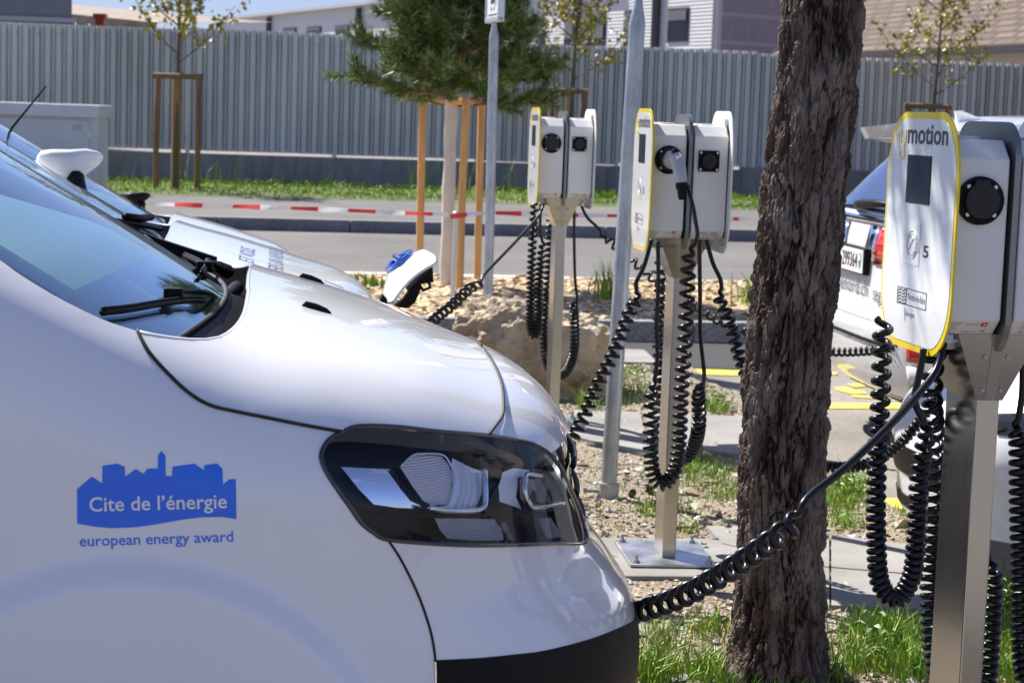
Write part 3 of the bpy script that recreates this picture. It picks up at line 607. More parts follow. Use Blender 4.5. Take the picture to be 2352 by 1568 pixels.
nn = t.nodes.new('ShaderNodeTexNoise'); nn.inputs['Scale'].default_value = 190; nn.inputs['Detail'].default_value = 6; co_ = t.nodes.new('ShaderNodeTexCoord'); mpn = t.nodes.new('ShaderNodeMapping'); mpn.inputs['Scale'].default_value = (1, 1, .35)
L(co_.outputs['Object'], mpn.inputs[0]); L(mpn.outputs[0], nn.inputs['Vector']); bp = t.nodes.new('ShaderNodeBump'); bp.inputs['Distance'].default_value = .006; bp.inputs['Strength'].default_value = .8; L(nn.outputs[0], bp.inputs['Height']); L(bp.outputs[0], b.inputs['Normal'])
me.materials.append(BK); o = bpy.data.objects.new('trunk', me); COL.objects.link(o); o.parent = TB
br, cr = MB(), MB()
top = np.array([float(np.interp(4, tz0, tx))-TB.location.x, 0, 0])
for i in range(54):
    z = RNG.uniform(3.2, 5.9); a = RNG.uniform(0, 6.28); L_ = RNG.uniform(.9, 1.7)*(1.25-.12*z)
    if i < 14: z = 2.75+.09*i; a = 2.5+.75*(i % 3)-.35; L_ = .75+.10*(i % 4)
    elif math.cos(a) < .2: L_ = min(L_, 1.0 if z < 3.6 else 1.6)
    Pl = limb(br, (float(np.interp(z, tz0, tx))-TB.location.x, 0, z), (math.cos(a), math.sin(a), .12), L_, .03, .25, 8, .07)
    for k in range(20):
        j = RNG.uniform(2.5, len(Pl)-1.01); b0 = Pl[int(j)]+(Pl[int(j)+1]-Pl[int(j)])*(j-int(j)); dv = (Pl[-1]-Pl[-3]); dv = dv/np.linalg.norm(dv)*.8+vrand(.8); dv /= np.linalg.norm(dv); e_ = b0+dv*RNG.uniform(.15, .35)
        br.tube([b0, e_], [.006, .003], 4); needles(cr, b0, e_, 60, .085, .0055)
for tgt in ((-.05, 4.95, 3.0), (-.30, 5.15, 3.3), (.10, 5.0, 3.15), (-.18, 4.75, 3.05), (.02, 5.25, 3.35), (.25, 4.8, 2.75), (-.45, 5.0, 3.55), (-1.0, 4.3, 3.5), (-.8, 4.0, 3.4), (-.6, 4.4, 3.3), (-1.1, 4.2, 3.8), (-.3, 3.9, 3.2), (-.9, 3.6, 3.6), (-.5, 3.5, 3.5), (-.1, 4.3, 3.2)):
    z0_ = tgt[2]-.25; s0 = np.array([float(np.interp(z0_, tz0, tx))-TB.location.x, 0, z0_]); e0 = np.array([tgt[0]-TB.location.x, tgt[1]-YT, tgt[2]]); Pl = spline([s0, (s0+e0)/2+[0, 0, .04], e0], 5); br.tube(Pl, np.linspace(.026, .008, len(Pl)), 6)
    for k in range(26):
        b0 = Pl[RNG.integers(4, len(Pl))]+RNG.normal(0, .06, 3); e_ = b0+vrand(RNG.uniform(.12, .34)); br.tube([b0, e_], [.005, .003], 4); needles(cr, b0, e_, 75, .09, .007)
br.build('branches', MATS['pine_branch'], TB, 60); cr.build('crown', NEED, TB)

# ------------------------------------------------------------------ boulder, posts, tape, cones
mb = MB(); bm = bmesh.new(); bmesh.ops.create_icosphere(bm, subdivisions=6, radius=1)
pl = [(Vector(n).normalized(), d) for n, d in [((0.10, -.12, 1), .46), ((.25, -.1, 1), .6), ((-.55, -.3, .9), .66), ((-.9, -.5, .15), .72), ((-.3, -1, .25), .62), ((.5, -1, .1), .68), ((1, -.2, .2), .80), ((.7, .2, .75), .66), ((-.7, .6, .2), .8), ((.3, 1, 0), .8), ((.35, -.7, .75), .70), ((-.1, -.9, -.3), .72)]]
for _ in range(34): n_ = vrand(); pl.append((Vector(n_), RNG.uniform(.70, .92)*(.72 if n_[2] > .5 else 1)))
for v in bm.verts:
    d = v.co.normalized(); r = min([q/max(1e-3, d.dot(n)) if d.dot(n) > .05 else 9 for n, q in pl]+[1.05])
    p = d*r; r += .075*noise.fractal(p*2.6, .6, 2.1, 6)-.13*abs(noise.noise(p*3.1+Vector((4, 1, 7))))-.06*abs(noise.noise(p*8.3))+.02*noise.fractal(p*17, .5, 2.0, 3)+.09-.05*max(0, noise.noise(p*4.2)-.15)
    v.co = Vector((d.x*r*.56, d.y*r*.42, d.z*r*.56))
V = [v.co[:] for v in bm.verts]; Fc = [tuple(v.index for v in f.verts) for f in bm.faces]; bm.free(); mb.add(V, Fc)
p = PY(1232, 800, 10.95); bo_ = mb.build('boulder', mat('limestone', (.30, .22, .13), .9, vary=.3, vscale=3.4, vcol=(.58, .50, .38), bump=1.0, bscale=48, bdist=.014), smooth=35)
bo_.location = (p[0], 10.95, .17); bo_.rotation_euler = (0, D2R(6), D2R(8)); tag(bo_, 'large rough beige limestone boulder between the van nose and far charging station', 'boulder')

def signpost(label, base, top, r, signw, detail):
    t = thing('sign_post', label, 'sign post', tuple(base)); b = np.array(base); d = np.array(top)-b; mb = MB(); zt = d[2]
    us = np.linspace(0, 1, 16); mb.tube([d*u for u in us], [r]*16, 18); mb.build('pole', GALV, t, 50)
    # flattened neck
    mb = MB(); n = 18; e = d/np.linalg.norm(d); V = []; Fc = []
    for i in range(8):
        u = i/7; k = u*u*(3-2*u); c = d+e*u*.11
        for j in range(n):
            a = j*2*math.pi/n; V.append(c+np.array([math.cos(a)*r*(1-.1*k)*(1-.45*k), math.sin(a)*r*(1-.05*k), 0]))
    for i in range(7):
        for j in range(n): a = i*n+j; b_ = i*n+(j+1) % n; Fc.append((a, b_, b_+n, a+n))
    mb.add(V, Fc); mb.build('neck', GALV, t, 60)
    c = d+e*.11; ang = math.atan2(SA[1], SA[0]); M_ = Matrix.Translation(c) @ Matrix.Rotation(ang+D2R(6), 4, 'Z')
    # sign frame: plate faces the parking bays (left), frame channel all round
    f = MB(); f.box((-signw/2, -.022, .0), (signw/2, .022, .035), 0, .006, M_); f.box((-signw/2, -.022, .0), (-signw/2+.016, .022, .62), 0, .004, M_); f.box((signw/2-.016, -.022, 0), (signw/2, .022, .62), 0, .004, M_); f.box((-signw/2, -.022, .60), (signw/2, .022, .62), 0, .004, M_)
    fr_ = f.build('sign_frame', mat('sign_frame_aluminium', (.62, .64, .67), .35, .6), t)
    f = MB(); f.box((-signw/2+.017, -.004, .036), (signw/2-.017, .012, .598), 0, 0, M_); pl_ = f.build('sign_plate', mat('sign_white', (.68, .70, .72), .4), t)
    if detail:
        k = MB(); W_ = signw
        def put(poly): k.prism([(x, z) for x, z in poly], .0121, .0136, lambda u, v, h: tuple(M_ @ Vector((u, h, v))))
        put([(.07, .12), (-.05, .12), (-.05, .16), (-.01, .27), (.05, .27), (.07, .17)])
        put([(.06, .075), (.035, .075), (.035, .10), (.06, .10)]); put([(-.02, .075), (-.045, .075), (-.045, .10), (-.02, .10)])
        put([(-.075, .10), (-.09, .10), (-.085, .38), (-.07, .38)]); put([(.13, .045), (-.13, .045), (-.13, .053), (.13, .053)])
        put([(-.06, .30), (-.11, .33), (-.10, .40), (-.065, .42)])
        fixn(k.build('pictogram', INK, pl_))
    return t
b = (PY(1118, 793, 13.0)[0], 13.0, 0.0); tp = PY(1134.5, 92, 13.0)
signpost('slim galvanised sign post with electric car sign in front of the pine', b, tp, .032, .40, True)
b = G(1396, 1138); tp = PY(1463, 62, b[1])
t2 = signpost('thick leaning galvanised sign post beside the middle charging station', (b[0], b[1], 0), tp, .0325, .40, False)
mb = MB(); mb.cyl((0, 0, -.02), (.002, 0, .055), .043, n=24); mb.build('socket_sleeve', mat('sleeve_galv', (.42, .41, .38), .6, .4, vary=.2, vscale=30), t2, 50)
mb = MB(); mb.cyl((-.09, -.01, .02), (-.04, -.01, .02), .008, n=8); mb.cyl((-.10, -.01, .02), (-.088, -.01, .02), .014, n=6); mb.build('clamp_bolt', GALV, t2, 40)

b = G(1037, 730); pp = thing('marker_post', 'thin pale metal post with round knob holding the barrier tape', 'post', (b[0], b[1], 0))
tz = PY(1037, 494, b[1])[2]
mb = MB(); mb.cyl((0, 0, 0), (.012, 0, tz), .017, n=12); mb.build('pole', mat('post_zinc', (.52, .55, .56), .4, .5), pp, 50)
mb = MB(); mb.tube([(.012, 0, tz-.005), (.012, 0, tz+.004), (.012, 0, tz+.016), (.012, 0, tz+.026), (.012, 0, tz+.03)], [.02, .03, .032, .02, .004], 14); mb.build('cap', GALV, pp, 60)
# barrier tape
TW = mat('tape_white', (.78, .78, .76), .4); TR = mat('tape_red', (.70, .03, .02), .4)
def tape(pts, cuts):
    """pts: list of (px, py, Y); red stretches given in px"""
    mb = MB(); S = spline(pts, 14); xs = sorted(set(list(S[:, 0])+[c for p_ in cuts for c in p_]))
    prev = None
    for i, x in enumerate(xs):
        y = np.interp(x, S[:, 0], S[:, 1]); Y = np.interp(x, S[:, 0], S[:, 2]); p = PY(x, y, Y); tw = .35*math.sin(x*.035)+.35
        h = .019*(1-.35*abs(math.sin(x*.021))); q = np.array([0, math.sin(tw)*h, h])
        if prev is not None:
            xm = (x+xs[i-1])/2; red = any(a <= xm <= b for a, b in cuts); n = np.array([.0, -.0012, 0])
            a0_, a1_ = prev; mb.add([a0_-a1_, p-q, p+q, a0_+a1_, a0_-a1_-n, p-q-n, p+q-n, a0_+a1_-n], [(0, 1, 2, 3), (7, 6, 5, 4), (0, 4, 5, 1), (3, 2, 6, 7)], 1 if red else 0)
        prev = (p, q)
    return mb
mb = tape([(330, 468, 15.6), (500, 473, 15.3), (720, 480, 15.0), (900, 488, 14.8), (1030, 493, 14.62)], [(401, 465), (535, 598), (668, 731), (800, 863), (930, 994)])
o = mb.build('barrier_tape', [TW, TR]); tag(o, 'red and white barrier tape left of the thin marker post', 'barrier tape')
o2 = tape([(1034, 497, 14.60), (1052, 496, 14.58), (1080, 492, 14.6), (1130, 489, 14.8), (1200, 491, 15.0), (1300, 494, 15.2), (1420, 496, 15.4), (1560, 499, 15.6), (1690, 503, 15.8), (1800, 504, 16)], [(1034, 1073), (1139, 1198), (1265, 1328), (1395, 1460), (1560, 1620), (1684, 1697)]).build('barrier_tape', [TW, TR])
tag(o2, 'red and white barrier tape right of the thin marker post passing behind the stations', 'barrier tape')
# pine cones on the gravel
def cone(px, py, s, label):
    c = G(px, py); mb = MB()
    for k in range(9):
        for j in range(7):
            a = j*.9+k*.45; r = s*math.sin(math.pi*(k+1)/10.5); z = s*(.3+1.5*k/9); n = np.array([math.cos(a), math.sin(a), 0]); tt = np.array([-n[1], n[0], 0])
            p_ = np.array([0, 0, z])+n*r*.5; e_ = p_+n*r*.75+np.array([0, 0, s*.25])
            mb.add([p_-tt*s*.2, p_+tt*s*.2, e_+tt*s*.16, e_-tt*s*.16, e_+np.array([0, 0, s*.12])], [(0, 1, 2, 3), (3, 2, 4), (0, 3, 4), (1, 4, 2)])
    o = mb.build('pine_cone', mat('cone_brown', (.06, .035, .02), .85, vary=.3, vscale=40)); o.location = (c[0], c[1], 0); o.rotation_euler = (D2R(60), 0, RNG.uniform(0, 6)); tag(o, label, 'pine cone', 'pine cones on the gravel')
cone(1480, 1130, .022, 'dark open pine cone on the gravel nearest the middle station post'); cone(1461, 1138, .017, 'smaller pine cone on the gravel left of the larger cone')
# wild grass tufts in the chip bed
def tuft(px, py, h, n, label, w=.014, sp=.05):
    c = G(px, py, .085); mb = MB(); blades(mb, (0, 0, 0), n, h, w, sp, .5); o = mb.build('grass_tuft', GR); o.location = (c[0], c[1], .085); tag(o, label, 'grass tuft')
tuft(1393, 690, .30, 60, 'tall green grass tuft in the wood chips between the far station and the leaning post'); tuft(1560, 678, .22, 26, 'thin grass tuft in the wood chips behind the middle station'); tuft(1722, 700, .26, 40, 'grass tuft in the wood chips at the left of the big trunk')
tuft(845, 655, .10, 30, 'low green weed at the far edge of the wood chips near the raised flap', .03, .08)

# ================================================================== CHARGING STATIONS
YAW = D2R(6.8)
def rrect(hw, hh, rx, ry, n=9, cx=0, cy=0):
    P = []
    for (sx, sy, a0) in ((1, 1, 0), (-1, 1, 90), (-1, -1, 180), (1, -1, 270)):
        for k in range(n):
            a = D2R(a0+90*k/(n-1)); P.append((cx+sx*(hw-rx)+rx*math.cos(a), cy+sy*(hh-ry)+ry*math.sin(a)))
    return P
ZC, HH = 1.3115, .2385
def station(yw, num, center, label):
    S = thing('charging_station', label, 'charging station', (center[0], center[1], .012), D2R(yw), 'double sided charging stations in a row'); z0 = -.012
    dn = lambda z: z+z0
    mb = MB(); mb.box((-.15, -.19, 0), (.15, .19, .011), 0, .004); bpl = mb.build('base_plate', mat('plate_stainless', (.55, .54, .52), .38, 1.0, vary=.3, vscale=7, bump=.1, bscale=40), S)
    for sx in (-1, 1):
        for sy in (-1, 1):
            mb = MB(); mb.cyl((sx*.125, sy*.165, .011), (sx*.125, sy*.165, .02), .012, n=6); mb.cyl((sx*.125, sy*.165, .02), (sx*.125, sy*.165, .038), .0055, n=8); mb.build('anchor_bolt', GALV, bpl, 40)
    mb = MB(); mb.box((-.024, -.083, .0112), (.024, .083, dn(1.02)), 0, .003); mb.build('post', STEEL, S)
    # bracket: folded sheet funnel
    mb = MB(); zt, zb = dn(1.121), dn(.985); T = [(-.085, -.118), (.085, -.118), (.085, .118), (-.085, .118)]; B = [(-.0275, -.088), (.0275, -.088), (.0275, .088), (-.0275, .088)]
    mb.add([(*p, zt) for p in T]+[(*p, zb) for p in B], [(0, 4, 5, 1), (1, 5, 6, 2), (2, 6, 7, 3), (3, 7, 4, 0), (0, 1, 2, 3)]); br = fixn(mb.build('bracket', STEEL, S))
    mb = MB(); mb.add([(-.012, -.1215, zt), (.012, -.1215, zt), (.010, -.0905, zb+.002), (-.010, -.0905, zb+.002), (-.012, -.1185, zt), (.012, -.1185, zt), (.010, -.0885, zb+.002), (-.010, -.0885, zb+.002)], [(0, 3, 2, 1), (0, 1, 5, 4), (0, 4, 7, 3), (1, 2, 6, 5)]); mb.build('flange', mat('flange_steel', (.40, .39, .38), .35, 1.0), br)
    for u in (.35, .85):
        for sx in (-.024+.008*u, .024-.008*u): mb = MB(); yy = -.118+.03*u; zz_ = zt+(zb-zt)*u; mb.cyl((sx*1.1, yy, zz_), (sx*1.1, yy-.005, zz_+.001), .004, n=8); mb.build('rivet', mat('rivet_steel', (.42, .42, .43), .3, 1.0), br, 40)
    # two boxes with sloped top and bottom edges
    for sx in (-1, 1):
        x0, x1 = (.013, .128); mb = MB(); pf = [(-.116, 1.12), (-.15, 1.152), (-.15, 1.463), (-.112, 1.50), (.112, 1.50), (.15, 1.463), (.15, 1.152), (.116, 1.12)]
        mb.prism(pf, sx*x0, sx*x1, lambda u, v, h: (h, u, dn(v))); b = fixn(mb.build('housing', OFFW, S))
        bm_ = b.modifiers.new('edge', 'BEVEL'); bm_.width = .004; bm_.segments = 2; bm_.limit_method = 'ANGLE'
        mb = MB(); mb.cyl((sx*.085, -.065, dn(1.1195)), (sx*.085, -.065, dn(1.098)), .021, n=8); mb.cyl((sx*.085, -.065, dn(1.098)), (sx*.085, -.065, dn(1.085)), .019, .015, n=16); mb.build('cable_gland', mat('gland_grey', (.55, .56, .56), .45), b, 40)
        mb = MB(); mb.cyl((sx*.07, .02, dn(1.499)), (sx*.07, .02, dn(1.506)), .032, n=24); mb.cyl((sx*.07, -.06, dn(1.499)), (sx*.07, -.06, dn(1.506)), .028, n=24); mb.build('lid_plug', OFFW, b, 40)
        gk = MB(); gk.prism(rrect(.147, .186, .03, .04, 6), sx*.1282, sx*.1305, lambda u, v, h: (h, u, dn(ZC+v-.001))); gk.build('gasket', RUBBER, b)
        mb = MB(); mb.box((sx*.112-.012, -.13, dn(1.103)), (sx*.112+.012, -.122, dn(1.1195))); mb.cyl((sx*.09, -.126, dn(1.108)), (sx*.131, -.126, dn(1.104)), .003, n=6); mb.build('hinge', GALV, b)
        # sockets on the face towards the camera
        yf = -.1502; zs = dn(1.383); xs = sx*(.0715 if sx < 0 else .063)
        if sx < 0:
            mb = MB(); mb.cyl((xs, yf+.002, zs), (xs, yf-.010, zs), .0475, .0465, 40); so_ = mb.build('socket', BLACKP, b, 40)
            mb = MB(); mb.cyl((xs, yf-.010, zs), (xs, yf-.020, zs), .037, .034, 36); mb.box((xs-.018, yf-.022, zs+.018), (xs+.012, yf-.012, zs+.040), 0, .003); mb.build('socket_lid', mat('socket_black', (.006, .006, .007), .5), so_, 40)
            scr = [(xs+.038*math.cos(a), zs+.038*math.sin(a)) for a in (.78, 2.36, 3.93, 5.5)]
        else:
            mb = MB(); mb.prism(rrect(.035, .035, .006, .006, 5, xs, zs), yf+.001, yf-.007, lambda u, v, h: (u, h, v)); so_ = fixn(mb.build('socket', BLACKP, b))
            mb = MB(); mb.cyl((xs, yf-.007, zs), (xs, yf-.016, zs), .027, .024, 32); mb.build('socket_lid', mat('socket_black', (.006, .006, .007), .5), so_, 40)
            scr = [(xs+i*.028, zs+j*.028) for i in (-1, 1) for j in (-1, 1)]
        for (a, c) in scr: mb = MB(); mb.cyl((a, yf-.006, c), (a, yf-.012, c), .0042, n=10); mb.build('screw', mat('screw_zinc', (.6, .6, .6), .35, .9), so_, 40)
        # stickers on the lower bevel
        d = Vector((0, .034, -.032)).normalized(); nb = Vector((0, -.032, -.034)).normalized()
        def bev(x, t, off): q = Vector((x, -.15, dn(1.152)))+d*t+nb*off; return tuple(q)
        if sx < 0:
            mb = MB(); mb.prism([(-.122, .005), (-.033, .005), (-.033, .040), (-.122, .040)], .0, .0008, lambda u, v, h: bev(u, v, h)); st = fixn(mb.build('label_sticker', mat('sticker_white', (.74, .74, .74), .4), b))
            mb = MB()
            def tx(s, x, t, wd, hh=None, bold=0):
                V, Fc = textfit(s, wd, hh, bold); mb.add([bev(x+p[0], t-p[1], .0013) for p in V], Fc)
            for i, (s, wd) in enumerate([('Charge point type 2 22 kW', .034), ('Serial 4077 500494', .028), ('Made in 2020', .022), ('Power Supply', .024), ('3 x 400 V', .014)]): tx(s, -.120, .0095+i*.0062, wd, .0026)
            tx('Z.E. READY 1.2B', -.082, .038, .026, .003, .01); tx('CE', -.045, .037, .010, .006, .01)
            mb.build('lettering', INK, st)
            mb = MB(); tx('green', -.078, .016, .015, .0055, .01); mb.build('lettering', mat('ink_green', (.0, .42, .33), .4), st)
            mb = MB(); tx('motion', -.0625, .016, .018, .0055); mb.build('lettering', mat('ink_soft_grey', (.3, .3, .3), .4), st)
            mb = MB(); mb.prism([(-.048, .007), (-.036, .007), (-.036, .020), (-.048, .020)], .0009, .0014, lambda u, v, h: bev(u, v, h)); fixn(mb.build('emblem', mat('ink_red', (.6, .02, .03), .4), st))
            mb = MB(); mb.prism([(-.0428, .0095), (-.0412, .0095), (-.0412, .0185), (-.0428, .0185)], .0015, .0018, lambda u, v, h: bev(u, v, h)); mb.prism([(-.046, .011), (-.038, .011), (-.038, .0125), (-.046, .0125)], .0019, .0021, lambda u, v, h: bev(u, v, h)); fixn(mb.build('emblem_mark', MATS['sticker_white'], st))
        else:
            mb = MB(); mb.prism([(.034, .003), (.110, .003), (.110, .041), (.034, .041)], .0, .0008, lambda u, v, h: bev(u, v, h)); st = fixn(mb.build('label_sticker', MATS['sticker_white'], b))
            mb = MB()
            def tx(s, x, t, wd, hh=None, bold=0):
                V, Fc = textfit(s, wd, hh, bold); mb.add([bev(x+p[0], t-p[1], .0013) for p in V], Fc)
            tx('Hotline', .038, .0135, .034, .0078, .015); tx('24/7', .083, .0135, .022, .0078, .015); tx('+41 58 221 96 60', .036, .0245, .072, .0072, .012); tx('able', .0475, .0385, .041, .0085); mb.build('lettering', INK, st)
            mb = MB(); tx('c', .036, .0385, .009, .0105, .01); tx('x', .092, .0385, .012, .0105, .01); tx('•', .0755, .0135, .003, .006); mb.build('lettering', MATS['ink_red'], st)
    # dividing plate
    mb = MB(); mb.prism(rrect(.158, .2275, .07, .075, 10), -.006, .006, lambda u, v, h: (h, u, dn(1.3085+v))); fixn(mb.build('divider_plate', PLATEG, S))
    mb = MB(); mb.cyl((-.0095, -.09, dn(1.09)), (-.0095, -.09, dn(1.118)), .004, n=8); mb.build('hinge_pin', GALV, S)
    # front panels (left one carries the lettering, the right one is its twin on the other side)
    for sx in (-1, 1):
        X = sx*.1315; mb = MB(); mb.prism(rrect(.2, HH, .105, .125, 14), X, X+sx*.0045, lambda u, v, h: (h, u, dn(ZC+v))); pn = fixn(mb.build('panel', WHITE if sx > 0 else YELLOW, S))
        if sx > 0: pn.data.materials[0] = OFFW
        mb = MB(); mb.prism(rrect(.1885, HH-.0135, .096, .113, 14), X+sx*.0046, X+sx*.0054, lambda u, v, h: (h, u, dn(ZC+v))); fixn(mb.build('panel_face', WHITE, pn))
        if sx > 0:
            mb = MB(); mb.box((.118, -.11, dn(1.498)), (.1308, -.02, dn(1.525)), 0, .002); mb.build('latch', OFFW, pn)
            mb = MB(); mb.prism(rrect(.190, HH-.012, .097, .114, 14), X+sx*.0055, X+sx*.0060, lambda u, v, h: (h, u, dn(ZC+v))); fixn(mb.build('panel_rim', YELLOW, pn))
            mb = MB(); mb.prism(rrect(.181, HH-.021, .09, .106, 14), X+sx*.0062, X+sx*.0067, lambda u, v, h: (h, u, dn(ZC+v))); fixn(mb.build('panel_inlay', WHITE, pn)); continue
        P = lambda v, h, o: (X-.0054-o, .2-.4*v, dn(1.55-.477*h))
        mb = MB(); mb.prism(rrect(.068, .095, .004, .004, 4, .475, .282), .0002, .0012, lambda u, v, h: P(.475+(u-.475)*2.5, .282+(v-.282)*1.07, h)); fixn(mb.build('screen_bezel', mat('bezel_black', (.01, .01, .012), .3), pn))
        mb = MB(); mb.prism([(.325, .185), (.635, .185), (.635, .379), (.325, .379)], .0013, .0018, lambda u, v, h: P(u, v, h)); fixn(mb.build('screen', mat('screen_glass', (.012, .012, .014), .12, spec=.35), pn))
        mb = MB(); mb.prism([(.34, .467), (.545, .467), (.545, .642), (.34, .642)], .0002, .0010, lambda u, v, h: P(u, v, h)); pad = fixn(mb.build('card_reader_pad', WHITE, pn))
        mb = MB()
        for k, r in enumerate((.022, .030)):
            for s0 in (1, -1):
                pts = [P(.443+r*2.3*math.cos(a), .555-s0*(.012+r*1.55*math.sin(a)), .0016) for a in np.linspace(.25, math.pi-.25, 12)]; mb.tube(pts, .0011, 5)
        for q in ([(.37, .535), (.43, .515), (.50, .545), (.50, .575), (.45, .60), (.37, .575), (.37, .535)], [(.40, .58), (.46, .53), (.52, .53), (.53, .58), (.47, .60), (.40, .58)]): mb.tube([P(a, b, .0016) for a, b in q], .0010, 5)
        mb.build('card_relief', mat('relief_grey', (.60, .61, .63), .4), pad, 60)
        mb = MB(); V, Fc = textfit('motion', .56, None, .02); k = .078/V[:, 1].max()
        mb.add([P(.285+p[0], .131-p[1]*k, .0006) for p in V], Fc)
        V, Fc = textfit(num, .075, None, .012); k = .05/V[:, 1].max(); mb.add([P(.595+p[0], .60-p[1]*k, .0006) for p in V], Fc); mb.build('lettering', INK, pn)
        mb = MB(); r = .0028
        mb.tube([P(a, b, .0004) for a, b in spline([(.165, .086), (.160, .105), (.170, .121), (.195, .126), (.215, .125)][:4]+[(.205, .125)], 6)], r*.55, 6)
        mb.tube([P(a, b, .0004) for a, b in spline([(.205, .076), (.196, .10), (.195, .128), (.210, .143), (.228, .148), (.250, .140), (.262, .122), (.266, .10), (.268, .076)], 6)], r*.6, 6)
        mb.tube([P(a, b, .0004) for a, b in spline([(.228, .148), (.246, .156), (.254, .172), (.248, .190), (.225, .200), (.198, .196), (.186, .180), (.187, .170)], 6)], r*.6, 6); mb.build('y_emblem', YELLOW, pn, 60)
        mb = MB(); A = lambda u, v, h: P(.26+u*.42, .745+v*.072, h)
        for p, q in (((0, 0), (1, .045)), ((0, .955), (1, 1)), ((0, 0), (.016, 1)), ((.985, 0), (1, 1)), ((.315, 0), (.33, 1))):
            mb.prism([(p[0], p[1]), (q[0], p[1]), (q[0], q[1]), (p[0], q[1])], .0002, .0007, A)
        for i in range(5):
            vv = .12+.19*i; top = [(u, vv+.045*math.sin(u*42)) for u in np.linspace(.016, .315, 25)]; mb.prism(top+[(u, v+.09) for u, v in top[::-1]], .0002, .0007, A)
        V, Fc = textfit('Yverdon-les-Bains', .60, None, .0); k = .40/V[:, 1].max(); mb.add([A(.36+p[0], .66-p[1]*k, .0006) for p in V], Fc)
        V, Fc = textfit('Énergies', .30, None, .0); k = .40/V[:, 1].max(); mb.add([A(.33+p[0], 1.62-p[1]*k, .0006) for p in V], Fc)
        mb.prism([(.27, 1.15), (.28, 1.15), (.335, 1.95), (.325, 1.95)], .0002, .0007, A); mb.build('town_logo', INKG, pn)
    return S
C_NEAR, C_MID, C_FAR = (.940, 4.015), (.556, 6.795), (.208, 9.665)
station(9.0, '5', C_NEAR, 'nearest charging station with number 5 on its white panel, right of the trunk')
station(5.4, '3', C_MID, 'middle charging station with number 3 and a grey plug in its socket')
station(6.8, '1', C_FAR, 'farthest charging station standing in front of the boulder by the pine')
for i, c in enumerate((C_NEAR, C_MID, C_FAR)):
    mb = MB(); M_ = Matrix.Translation((c[0], c[1], 0)) @ Matrix.Rotation(YAW, 4, 'Z'); mb.box((-.30, -.30, -.05), (.26, .30, .0105), 0, .008, M_); mb.build('concrete_footing', CONC, kind='structure')

# ------------------------------------------------------------------ cables
def cable(label, pts, r=.0072, ph=0.0, hand=1, name='charging_cable', group='coiled charging cables'):
    """pts: (px, py, Y, coil radius px (0 = straight), pitch px)"""
    P = np.array([(*PY(a, b, Y), R*Y/F, max(pt, 6)*Y/F) for a, b, Y, R, pt in pts]); S = spline(P, 24); S[:, 3] = np.maximum(S[:, 3], 0)
    l = np.concatenate([[0], np.cumsum(np.linalg.norm(np.diff(S[:, :3], axis=0), axis=1))]); n = int(l[-1]/.0011); q = np.linspace(0, l[-1], n)
    S = np.stack([np.interp(q, l, S[:, k]) for k in range(5)], -1); X = S[:, :3]
    X = np.stack([np.convolve(np.pad(X[:, k], 12, mode='reflect', reflect_type='odd'), np.ones(25)/25, 'valid') for k in range(3)], -1)
    T = np.gradient(X, axis=0); T /= np.linalg.norm(T, axis=1)[:, None]; N = np.cross(T[0], [0, 1, 0.1]); N /= np.linalg.norm(N); th = ph; O = []
    for i in range(n):
        N = N-T[i]*(N@T[i]); N /= np.linalg.norm(N); B = np.cross(T[i], N); R = S[i, 3]
        if R > .001: th += hand*2*math.pi*(q[1]-q[0])/S[i, 4]
        O.append(X[i]+R*(math.cos(th)*N+math.sin(th)*B))
    O = np.array(O); l = np.concatenate([[0], np.cumsum(np.linalg.norm(np.diff(O, axis=0), axis=1))]); k = int(l[-1]/.0052); qq = np.linspace(0, l[-1], k)
    O = np.stack([np.interp(qq, l, O[:, j]) for j in range(3)], -1); c = O[0].copy(); mb = MB(); mb.tube(O-c, r, 8); o = mb.build(name, CABLE, smooth=180); o.location = c; return tag(o, label, 'charging cable', group)
def seg(Y, pts): return [(a, b, Y if len(r) < 3 else r[2], r[0], r[1]) for a, b, *r in pts]
Yn = 3.90
cable('coiled black cable hanging in a long U below the nearest station panel', seg(Yn, [(2122, 800, 0, 20), (2110, 867, 0, 20), (2100, 919, 0, 20), (2118, 962, 0, 20), (2128, 995, 12, 26), (2122, 1030, 16, 26), (2112, 1090, 16.5, 24), (2105, 1225, 16.5, 19), (2095, 1320, 16.5, 16), (2059, 1378, 16.5, 13), (2022, 1340, 16.5, 16), (2013, 1251, 16.5, 19), (2012, 1123, 16.5, 22), (2018, 995, 16.5, 26), (2024, 866, 16.5, 33), (2026, 779, 16.5, 36), (2032, 735, 16, 36)]))
cable('thick black cable running from the nearest station across the trunk to the white van', [(2168, 788, 3.86, 0, 30), (2150, 850, 3.83, 0, 30), (2105, 910, 3.78, 0, 30), (2035, 985, 3.70, 0, 30), (1940, 1075, 3.62, 0, 30), (1862, 1136, 3.56, 0, 40), (1838, 1166, 3.54, 3, 60), (1820, 1204, 3.54, 20, 62), (1780, 1237, 3.58, 21, 62), (1730, 1272, 3.66, 21, 68), (1680, 1305, 3.74, 21, 66), (1640, 1330, 3.81, 21, 64), (1590, 1358, 3.9, 21, 63), (1540, 1380, 4.0, 21, 62), (1490, 1398, 4.1, 20, 60), (1450, 1410, 4.18, 18, 60), (1420, 1415, 4.24, 8, 60)], ph=1.0, hand=-1, r=.0076)
